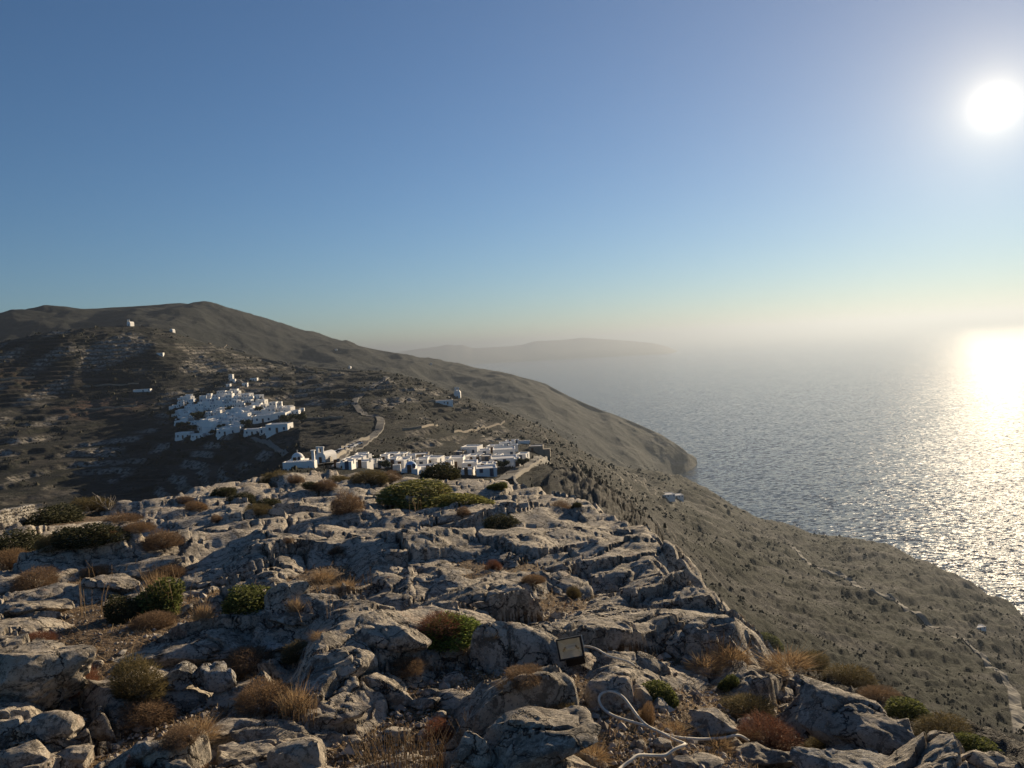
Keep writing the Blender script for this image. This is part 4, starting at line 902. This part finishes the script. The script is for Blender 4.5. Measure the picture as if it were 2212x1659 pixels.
# ------------------------------------------------------------------ shrubs, tufts and dried stalks
def dome_points(n, seed, inner=.35, lumps=7, lump=.42):
    r = np.random.default_rng(seed); d = r.normal(size=(n, 3)); d[:, 2] = np.abs(d[:, 2]) * .9 - .12; d /= np.linalg.norm(d, axis=1)[:, None]
    c = r.normal(size=(lumps, 3)); c[:, 2] = np.abs(c[:, 2]); c /= np.linalg.norm(c, axis=1)[:, None]
    g = 1 + lump * (np.max(d @ c.T, axis=1) - .82) / .18 * .5 + .06 * noise3(d[:, 0] * 6, d[:, 1] * 6, d[:, 2] * 6, seed)
    rad = (inner + (1 - inner) * r.random(n) ** .45) * g
    sk = r.normal(size=2) * .16; p = d * rad[:, None] * np.array([.5, .5, .92]); p[:, :2] += sk * (p[:, 2:] - .2); p[:, 2] = np.maximum(p[:, 2], .0); return p, d, r
def blades(n, seed, L, wd, spread=.45, inner=.3, upb=.3, lump=.45):
    p, d, r = dome_points(n, seed, inner, lump=lump); dr = d + r.normal(size=(n, 3)) * spread + np.array([0, 0, upb]); dr /= np.linalg.norm(dr, axis=1)[:, None]
    sd = np.cross(dr, r.normal(size=(n, 3))); sd /= np.linalg.norm(sd, axis=1)[:, None]; l = L * r.lognormal(-.25, .45, n)[:, None]
    V = np.stack([p - sd * wd, p + sd * wd, p + dr * l], 1).reshape(-1, 3); V[:, 2] = np.maximum(V[:, 2], -.05)
    return V, np.arange(3 * n).reshape(-1, 3)
def leaves(n, seed, L, wd, inner=.45, lump=.5):
    p, d, r = dome_points(n, seed, inner, 12, lump); a = d * .5 + r.normal(size=(n, 3)) * .7 + np.array([0, 0, .3]); a /= np.linalg.norm(a, axis=1)[:, None]
    sd = np.cross(a, r.normal(size=(n, 3))); sd /= np.linalg.norm(sd, axis=1)[:, None]; l = L * r.uniform(.6, 1.3, n)[:, None]; w_ = wd * r.uniform(.7, 1.2, n)[:, None]
    V = np.stack([p, p + a * l * .5 + sd * w_, p + a * l, p + a * l * .5 - sd * w_], 1).reshape(-1, 3)
    return V, np.arange(4 * n).reshape(-1, 4)
MS = {'brown': leafmat('brown_thorn_twig', (0.095, 0.064, 0.040), (0.30, 0.20, 0.12)), 'rust': leafmat('rust_heather', (0.11, 0.048, 0.030), (0.27, 0.125, 0.072)), 'ochre': leafmat('ochre_thorn', (0.125, 0.080, 0.045), (0.34, 0.225, 0.125)),
      'mixed': leafmat('olive_brown_twig', (0.06, 0.052, 0.024), (0.23, 0.18, 0.085)), 'green': leafmat('mastic_leaf', (0.045, 0.060, 0.018), (0.19, 0.20, 0.065), .4), 'gold': leafmat('yellow_green_leaf', (0.085, 0.095, 0.025), (0.33, 0.31, 0.10), .4), 'dark': leafmat('dark_juniper', (0.026, 0.032, 0.016), (0.10, 0.095, 0.045), .25),
      'bright': leafmat('bright_spurge_leaf', (0.080, 0.120, 0.024), (0.250, 0.300, 0.075), .45), 'straw': M_STRAW, 'stalk': leafmat('dried_flower_stalk', (0.16, 0.10, 0.05), (0.42, 0.31, 0.18), .3)}
M_TWIG = plain('dead_twig', (0.12, 0.09, 0.065), .9, var=.3, scale=8)
m = MB(); rg = random.Random(3)
for k in range(34):
    a = rg.uniform(0, 6.28); e = rg.uniform(.25, 1.3); l = rg.uniform(.6, .95); q = Vector((math.cos(a) * math.cos(e) * .5, math.sin(a) * math.cos(e) * .5, math.sin(e) * .9)) * l
    m.tube([(q.x * .08, q.y * .08, -.08), q * .5 + Vector((rg.uniform(-.04, .04), rg.uniform(-.04, .04), rg.uniform(-.04, .04))), q], [.014, .009, .004], 4)
stem_me = m.mesh('stem', M_TWIG)
def fol(kind, v):
    if kind in ('green', 'gold'): return leaves(5200, 50 + v, .085, .026)
    if kind == 'bright': return leaves(4200, 60 + v, .10, .022, .5)
    if kind == 'dark': return leaves(5200, 70 + v, .075, .022)
    if kind == 'mixed': return blades(8000, 80 + v, .13, .0065, .55)
    if kind == 'straw': return blades(900, 95 + v, .55, .008, .35, .05, .9, .0)
    return blades(8500, 90 + v + len(kind), .12, .0055, .5)
FOL = {}
def foliage(kind, v):
    if (kind, v) not in FOL:
        V, F = fol(kind, v); FOL[(kind, v)] = mesh_np('foliage', V, F, MS[kind], False)
    return FOL[(kind, v)]
NAMES = {'brown': 'thorny_shrub', 'rust': 'rusty_shrub', 'ochre': 'thorny_shrub', 'mixed': 'thorny_shrub', 'green': 'green_bush', 'gold': 'green_bush', 'dark': 'juniper_bush', 'bright': 'spurge_bush', 'straw': 'grass_tuft'}
SHRUBS = [ # kind, Vx centre, Vy base, w, h, label
 ('gold',905,1074,190,46,'broad yellow green bush at the crest in front of the near village'), ('gold',1000,1084,120,60,'yellow green bush adjoining the broad one on its right, lower on the slope'), ('dark',955,1034,110,36,'dark bush sticking up behind the yellow green bush at the crest'), ('green',1075,1062,50,22,'small green bush at the right end of the crest bushes'),
 ('brown',752,1112,74,66,'tall dark brown round shrub below the crest left of the yellow green bush'), ('mixed',800,1042,90,40,'brownish shrub at the crest left of the yellow green bush'), ('brown',840,1040,60,36,'grey brown twiggy shrub at the crest beside the yellow green bush'), ('mixed',735,1042,60,30,'olive shrub at the crest below the stepped white cluster'), ('brown',700,1070,64,32,'low brown dome shrub left of the tall dark brown one'),
 ('dark',1085,1142,96,46,'dark green bush with brown top right of the crest, among pale rocks'), ('brown',1210,1100,60,36,'round brown shrub alone at the right end of the crest'), ('dark',1245,1095,24,18,'tiny dark shrub right of the round brown one at the crest'), ('dark',680,1058,50,18,'flat dark shrub at the crest under the pillar'),
 ('mixed',590,1052,70,38,'olive brown shrub on the skyline left of the near village'), ('brown',640,1048,46,24,'brown shrub on the skyline below the left end of the near village'), ('dark',480,1068,60,24,'dark low shrub on the crest line left of middle'), ('dark',520,1085,70,18,'flat dark shrub below the crest line left of middle'), ('ochre',430,1100,60,26,'orange brown shrub near the left crest'), ('brown',400,1095,40,20,'small brown shrub beside the orange brown one near the left crest'), ('dark',575,1095,70,22,'dark flat shrub in the upper left of the slope'),
 ('brown',352,1192,80,52,'dark brown round shrub on bare slabs in the left middle'), ('brown',470,1130,26,22,'pale brown tuft shrub on slabs in the upper left'), ('dark',115,1132,120,34,'dark spreading bush along the left crest beside the stone wall'), ('mixed',200,1115,90,26,'brown green shrub at the left crest under the dead branches'), ('brown',265,1128,90,34,'brown shrub on the left crest right of the dead branches'), ('dark',40,1195,130,50,'large dark bush at the left edge below the stone wall'), ('mixed',110,1190,80,30,'olive shrub right of the large dark bush at the left edge'), ('dark',200,1205,140,44,'dark bush filling the gully on the left'), ('ochre',300,1152,70,26,'rusty orange shrub above the dark gully on the left'), ('ochre',230,1180,60,22,'orange edge shrub of the gully on the left'),
 ('ochre',20,1230,76,48,'orange brown shrub cut by the left edge of the picture'), ('ochre',200,1248,68,28,'small orange brown shrub below the gully'), ('brown',75,1272,110,36,'flat brown shrub at the left under the gully'), ('brown',355,1250,80,30,'pale tan shrub above the green bush with dry stalks'),
 ('green',335,1330,110,84,'green bush with tall dry stalks in the left middle'), ('brown',330,1358,110,56,'grey brown twiggy shrub in front of the green bush with stalks'), ('dark',275,1345,90,70,'dark shrub in the shade left of the green bush with stalks'), ('green',552,1318,128,72,'leafy dark green bush in the middle left beside a rounded rock'),
 ('bright',970,1400,150,60,'bright lime green cushion bush in the centre'), ('rust',960,1392,150,34,'reddish twigs behind the lime green cushion'), ('brown',872,1462,100,46,'brown dome shrub right of the humped boulder'), ('ochre',1142,1492,100,46,'orange brown shrub left of the floodlight below it'),
 ('mixed',295,1530,136,104,'large olive brown round shrub at the lower left'), ('brown',310,1575,140,60,'twiggy brown shrub in front of the large olive brown one'), ('ochre',575,1540,120,98,'large brown orange shrub at the lower middle left'), ('brown',548,1440,110,46,'brown shrub lying on the whale-backed slab'), ('mixed',640,1440,80,56,'olive shrub in the dark hollow left of the humped boulder'), ('rust',168,1520,116,66,'rusty shrub between the left boulders'), ('ochre',70,1440,46,44,'small orange tuft growing on the big left boulder'), ('rust',75,1382,80,30,'rusty cushion on top of the big left boulder'),
 ('rust',1658,1618,156,66,'dense red brown cushion shrub at the lower right'), ('mixed',1610,1555,140,84,'dark olive shrub behind the red brown cushion'), ('green',1425,1525,90,62,'yellow green shrub right of the red lichened boulder'), ('green',1575,1490,46,36,'small yellow green tuft on the dark olive shrub'), ('mixed',1210,1570,120,74,'brown shrub between the floodlight and the large dark slab'), ('ochre',1255,1590,80,50,'orange brown shrub left of the cable loop'), ('rust',945,1605,90,66,'rusty shrub above the dried flower stalks'), ('rust',840,1252,60,22,'rusty cushion on a rock in the middle of the slope'), ('rust',1066,1232,42,30,'small rusty shrub high in the middle right'), ('ochre',1152,1268,62,26,'orange dry tuft on rock right of the middle'), ('ochre',1350,1402,42,32,'orange dry tuft above the floodlight cable'), ('mixed',1240,1292,30,34,'small olive tuft in a crack on the right slab'),
 ('brown',450,1668,110,40,'brown dry shrub at the bottom left edge'), ('rust',300,1668,60,36,'rust coloured cushion at the bottom left edge'), ('brown',390,1630,90,44,'pale brown shrub on gravel at the lower left'), ('ochre',1395,1565,50,60,'orange brown tuft inside the cable bend'), ('mixed',1760,1632,90,34,'olive tuft behind the pale sunlit slab'), ('brown',620,1180,40,16,'small brown shrub on slabs in the upper middle left'), ('brown',730,1200,40,20,'small dark tuft on slabs in the upper middle'), ('mixed',560,1110,60,20,'flat olive shrub in the upper left middle'), ('brown',1000,1120,40,24,'brown tuft beside the dry stalks at the crest'),
]
def shrub(kind, vx, vy, w, h, lab, i):
    p, D = ground_hit(vx, min(vy, 1700)); k = px_m(D); W = w * k * .76; Hh = max(.38 * W, (h * k * .80 - .12 * W))
    if kind == 'gold': Hh *= .62; W *= 1.12
    a = math.atan2(p.x, p.y); x, y = p.x + math.sin(a) * W * .3, p.y + math.cos(a) * W * .3
    z = min(ground_z(x, y), p.z + .25 * W); z = max(z, p.z - .1)
    o = empty(NAMES[kind], (x, y, z - .03 * W), rng.uniform(0, 6.28), (W * rng.uniform(.9, 1.25), W * rng.uniform(.8, 1.1), Hh * rng.uniform(.85, 1.05)))
    link('foliage', foliage(kind, i % 4), o)
    if kind != 'straw': link('stem', stem_me, o)
    return tag(o, lab, 'grass' if kind == 'straw' else 'shrub', 'shrubs growing among the rocks' if kind != 'straw' else 'dry grass tufts')
for i, q in enumerate(SHRUBS): shrub(*q, i)
for i, (kind, vx, vy, w, h, lab) in enumerate((('mixed',1745,1438,90,30,'olive scrub on the drop just beyond the rim on the right'), ('green',1660,1398,60,22,'green patch on the drop beyond the feathery grass'), ('mixed',1830,1475,110,34,'olive scrub hanging on the drop above the huge dark slab'), ('brown',1900,1512,90,30,'brown scrub beside the top of the huge dark slab'), ('green',1960,1545,100,34,'green scrub on the drop right of the huge dark slab'), ('mixed',2040,1590,110,36,'olive scrub low on the drop at the right'), ('green',2110,1622,90,34,'green scrub just above the rounded corner stone'), ('brown',1590,1345,50,18,'brown scrub at the rim of the right slab'))):
    p = land_hit(vx, vy, dmin=12.5)
    if p is None: continue
    D = math.hypot(p.x, p.y); W = w * px_m(D) * .8; o = empty(NAMES[kind], (p.x, p.y, p.z - .05), rng.uniform(0, 6), (W, W, max(.4 * W, h * px_m(D))))
    link('foliage', foliage(kind, i % 4), o); link('stem', stem_me, o); tag(o, lab, 'shrub', 'shrubs growing among the rocks')
TUFTS = [(1700,1425,100,22,'pale dry grass fringe at the rim right of the feathery clump'), (1520,1455,90,26,'dry grass on soil left of the feathery clump'), (1460,1590,80,30,'dry grass beside the cable bend'), (1540,1625,90,24,'low dry grass between the cable end and the pale ribbed stones'), (1180,1545,70,26,'dry grass at the foot of the floodlight slab'),
 (1580,1435,90,50,'feathery pale dry grass clump by the edge of the drop'), (1650,1440,90,40,'pale dry grass right of the feathery clump'), (1000,1440,80,20,'thin dry grass in the soil below the lime green cushion'), (700,1262,70,22,'dry grass in the brown hollow in the middle'), (745,1268,60,20,'dry grass with pale stalks right in the brown hollow'), (640,1335,40,40,'dry grass stalks left of the bluish slab'), (440,1345,40,40,'dry grass blades in shade left of the leafy green bush'), (950,1092,50,34,'golden dry stalks at the foot of the yellow green bush'), (345,1300,60,70,'dry yellow stalks rising out of the green bush in the left middle'),
         (690,1380,40,24,'dry grass on the bluish slab edge'), (520,1470,40,30,'dry grass by the white broken rocks'), (640,1560,70,70,'bleached dry flower clump left of the flat dark slab'), (1100,1500,60,30,'dry grass at the foot of the orange brown shrub'), (1280,1645,90,36,'dry grass under the large dark slab edge'), (430,1590,80,40,'dry grass on gravel at the lower left'), (1620,1605,60,30,'dry grass at the end of the cable'), (1060,1390,40,20,'dry reddish grass right of the lime green cushion'), (220,1470,60,24,'dry grass in the soil pocket right of the big left boulder')]
for i, (vx, vy, w, h, lab) in enumerate(TUFTS): shrub('straw', vx, vy, w, h, lab, i)
# dried flower stalks: stems with round seed heads
def stalks(vx, vy, w, h, n, lab, seed):
    p, D = ground_hit(vx, min(vy, 1690)); k = px_m(D); W, Hh = w * k, h * k; r = random.Random(seed); root = tag(empty('dried_flower', p), lab, 'plant', 'dried flower stalks')
    m, hd = MB(), MB()
    for _ in range(n):
        x, y = r.uniform(-.5, .5) * W, r.uniform(-.25, .35) * W; hh = Hh * r.uniform(.5, 1.05); lx, ly = r.uniform(-.25, .25) * hh + x * .25, r.uniform(-.2, .2) * hh; t = .0016 * max(1, D / 6)
        zb = -.03; top = Vector((x + lx, y + ly, hh)); m.tube([(x, y, zb), (x + lx * .3, y + ly * .3, hh * .5), top], [t * 1.4, t, t * .8], 4)
        c = top; s = t * 3.2
        hd.add([c + Vector(q) * s for q in ((1, 0, 0), (0, 1, 0), (-1, 0, 0), (0, -1, 0), (0, 0, 1.1), (0, 0, -1.1))], [tuple(q) for q in of])
        if r.random() < .6:
            q0 = Vector((x + lx * .3, y + ly * .3, hh * .5)); q1 = q0 + Vector((r.uniform(-.2, .2), r.uniform(-.2, .2), .35)) * hh * .8; m.tube([q0, q1], [t * .8, t * .6], 3)
            hd.add([q1 + Vector(q) * s * .8 for q in ((1, 0, 0), (0, 1, 0), (-1, 0, 0), (0, -1, 0), (0, 0, 1.1), (0, 0, -1.1))], [tuple(q) for q in of])
    tag(m.build('stem', MS['stalk'], root), kind='stuff'); tag(hd.build('seed_head', MS['stalk'], root), kind='stuff')
stalks(870,1668,170,92,150,'thicket of dried flower stalks with round seed heads at the bottom centre',1); stalks(648,1565,64,78,40,'dried seed-head stalks left of the flat dark slab',2); stalks(200,1330,60,70,8,'few bare bleached stalks left of the shaded shrub',3); stalks(355,1325,90,90,16,'thick pale stalks standing in the green bush on the left',4); stalks(1580,1440,80,70,26,'feathery seed stalks by the edge of the drop',5); stalks(230,1260,140,40,10,'thin upright stalks on slabs at the left',6); stalks(735,1275,100,30,22,'pale stalks in the brown hollow in the middle',7); stalks(800,1270,20,60,3,'single thin stalks in front of the rock in the middle',8); stalks(905,1105,70,50,5,'two bent pale stalks below the yellow green bush',9); stalks(700,1335,120,60,10,'thin dry stalks right of the rounded rock',10); stalks(1010,1590,60,60,8,'bent dry stems over the rusty shrub',11)
# dead branches on the left skyline
p, D = ground_hit(235, 1105); k = px_m(D); root = tag(empty('dead_bush', p), 'bleached dead branches spread on the left skyline', 'dead bush'); r = random.Random(8)
M_DEAD = plain('bleached_wood', (0.40, 0.35, 0.28), .9)
for i in range(9):
    m = MB(); a = r.uniform(-1.2, 1.2); q = Vector((0, 0, 0)); pts = [q.copy()]
    for s in range(5):
        q = q + Vector((math.sin(a) * 9 * k + r.uniform(-3, 3) * k, r.uniform(-.1, .1), abs(math.cos(a)) * 5 * k + r.uniform(-2, 4) * k)); pts.append(q.copy())
    m.tube(pts, [.022, .018, .014, .010, .007, .004], 5)
    for s in (2, 3): m.tube([pts[s], pts[s] + Vector((r.uniform(-10, 10) * k, 0, r.uniform(4, 12) * k))], [.010, .004], 4)
    m.build('branch', M_DEAD, root)

# ------------------------------------------------------------------ dry stone wall at the left edge, every stone its own
p0, D0_ = ground_hit(-40, 1150); p1, D1_ = ground_hit(72, 1118); root = tag(empty('dry_stone_wall', p0), 'sunlit dry stone wall at the far left edge of the crest', 'wall'); k = px_m(D1_)
wall_stones = []
for i in range(5):
    V, F = rock_shape(2, 950 + i, 1, .8, .7, 10, .3); wall_stones.append(mesh_np('stone', V, F, RM['w'], False))
dv = (p1 - p0); L_w = dv.length; hW = 30 * k; rows = 6
for j in range(rows):
    x = 0
    while x < L_w:
        s = rng.uniform(.7, 1.25) * hW / rows * 1.5; q = p0 + dv * (x / L_w); o = link('stone', wall_stones[rng.randrange(5)], root)
        o.location = (q.x - p0.x, q.y - p0.y + rng.uniform(-.04, .04), q.z - p0.z - .1 + (j + .4) * hW / rows); o.scale = (s * 1.25, s * 1.5, s); o.rotation_euler = (rng.uniform(-.3, .3), rng.uniform(-.3, .3), rng.uniform(0, 6)); x += s * 1.05
# ------------------------------------------------------------------ floodlight
p, D = ground_hit(1240, 1442); k = px_m(D, .3); a = math.atan2(p.x, p.y)
M_BLK = plain('black_enamel', (0.012, 0.012, 0.013), .45); M_ALU = plain('reflector_aluminium', (0.72, 0.71, 0.64), .45, .25, .05); M_TUBE = plain('halogen_tube', (0.85, 0.84, 0.80), .25); M_CABLE = plain('white_cable', (0.58, 0.53, 0.44), .75, var=.22, scale=14)
gl = bpy.data.materials.new('lamp_glass'); gl.use_nodes = True; gt = gl.node_tree; gt.nodes.clear()
g0, g1, g2, g3 = (gt.nodes.new(q) for q in ('ShaderNodeOutputMaterial', 'ShaderNodeMixShader', 'ShaderNodeBsdfTransparent', 'ShaderNodeBsdfGlossy'))
g1.inputs[0].default_value = .07; g3.inputs['Roughness'].default_value = .08; g2.inputs['Color'].default_value = (.93, .95, .93, 1)
gt.links.new(g2.outputs[0], g1.inputs[1]); gt.links.new(g3.outputs[0], g1.inputs[2]); gt.links.new(g1.outputs[0], g0.inputs['Surface'])
FL = tag(empty('floodlight', p), 'black halogen floodlight with pale reflector standing on the rocks', 'floodlight')
w, h = 54 * k, 44 * k                                  # face width and height
FL.location = (p.x, p.y - .03, p.z + .03); R_f = Matrix.Rotation(-a, 4, 'Z') @ Matrix.Rotation(math.radians(-9), 4, 'Y'); FL.rotation_euler = R_f.to_euler()
zc = 38 * k                                            # centre of the face above the foot
def part(name, mb, mat, tilt=-14, sm=False):
    o = mb.build(name, mat, FL, sm); o.location = (0, 0, zc); o.rotation_euler = (math.radians(tilt), 0, 0); return o
m = MB(); t = .055 * w; e = .5 * w; f = .5 * h
for (x0, x1, z0, z1) in ((-e, e, f - t, f), (-e, e, -f, -f + t * 1.1), (-e, -e + t, -f + t * 1.1 + .0005, f - t - .0005), (e - t * 1.5, e, -f + t * 1.1 + .0005, f - t - .0005)): m.box(x0, x1, -.022, .012, z0, z1)
part('bezel', m, M_BLK)
m = MB(); b0 = [(-e, .0125, -f), (e, .0125, -f), (e, .0125, f), (-e, .0125, f)]; b1 = [(-e * .7, .11, -f * .7), (e * .7, .11, -f * .7), (e * .7, .11, f * .7), (-e * .7, .11, f * .7)]
m.add(b0 + b1, [(0, 1, 5, 4), (1, 2, 6, 5), (2, 3, 7, 6), (3, 0, 4, 7), (4, 5, 6, 7)])
for q in range(5): m.box(-e * .6, e * .6, .112, .13, -f * .6 + q * f * .28, -f * .6 + q * f * .28 + .006)
part('housing', m, M_BLK)
m = MB(); i_, j_ = e - t, f - t; c_ = [(-i_, .008, -j_), (i_, .008, -j_), (i_, .008, j_), (-i_, .008, j_)]; d_ = [(-i_ * .45, .075, -j_ * .3), (i_ * .45, .075, -j_ * .3), (i_ * .45, .075, j_ * .3), (-i_ * .45, .075, j_ * .3)]
m.add(c_ + d_, [(0, 1, 5, 4), (1, 2, 6, 5), (2, 3, 7, 6), (3, 0, 4, 7), (4, 5, 6, 7)]); part('reflector', m, M_ALU)
m = MB(); m.tube([(-i_ * .48, .035, 0), (i_ * .48, .035, 0)], .006, 8); part('halogen_tube', m, M_TUBE, sm=True)
for s in (-1, 1):
    m = MB(); m.tube([(s * i_ * .46, .035, 0.008), (s * i_ * .68, .012, -.018)], .008, 6); part('lamp_holder', m, M_BLK)
m = MB(); m.box(-i_, i_, -.006, -.003, -j_, j_); part('glass', m, gl)
m = MB(); m.box(-e * .55, e * .92, .0, .10, 0, zc - f - .002); m.build('stand', M_BLK, FL)
m = MB(); m.tube([(e * .98, .0, -f * .6), (e * 1.06, .0, 0), (e * 1.02, 0, f * 1.02)], .004, 6); part('side_clip', m, M_ALU)
# ------------------------------------------------------------------ white cable
def cable(name, pts, rad, lab, lift=.012):
    Ds = []
    for (vx, vy) in pts: Ds.append(ground_hit(vx, min(vy, 1700))[1])
    Ds = np.array(Ds); sm = np.array([np.min(Ds[max(0, i - 1):i + 2]) for i in range(len(Ds))]); sm = np.convolve(np.pad(sm, 2, 'edge'), np.ones(5) / 5, 'valid'); sm = np.minimum(sm, Ds)
    P = []
    for (vx, vy), D in zip(pts, sm): a, t, _ = ray(vx, vy); D *= .982; P.append(Vector((D * math.sin(a), D * math.cos(a), D * t)))
    Q = []
    for i in range(len(P) - 1):                          # Catmull-Rom through the points
        a, b_, c, d = P[max(i - 1, 0)], P[i], P[i + 1], P[min(i + 2, len(P) - 1)]
        for s in range(5):
            u = s / 5; Q.append(.5 * ((2 * b_) + (c - a) * u + (2 * a - 5 * b_ + 4 * c - d) * u * u + (3 * b_ - a - 3 * c + d) * u ** 3))
    Q.append(P[-1]); m = MB(); m.tube(Q, rad, 10); o = m.build(name, M_CABLE, None, True); return tag(o, lab, 'cable')
cable('lamp_cable', [(1254,1396),(1268,1396),(1281,1399),(1293,1404),(1304,1411),(1318,1418),(1343,1425),(1358,1430),(1371,1438)], .009, 'thin white cable running right from the floodlight over the rocks')
cable('white_cable', [(1617,1600),(1600,1590),(1586,1589),(1565,1594),(1541,1596),(1518,1597),(1496,1596),(1463,1593),(1430,1584),(1400,1570),(1367,1560),(1340,1552),(1319,1543),(1303,1531),(1294,1514),(1297,1501),(1309,1495),(1326,1495),(1346,1506),(1364,1529),(1382,1553),(1403,1571),(1430,1584),(1457,1598),(1478,1606),(1476,1610),(1460,1617),(1446,1626),(1434,1632),(1409,1632),(1378,1632),(1362,1643),(1343,1657),(1329,1672)], .0098, 'thick white cable looping on the ground at the lower right')
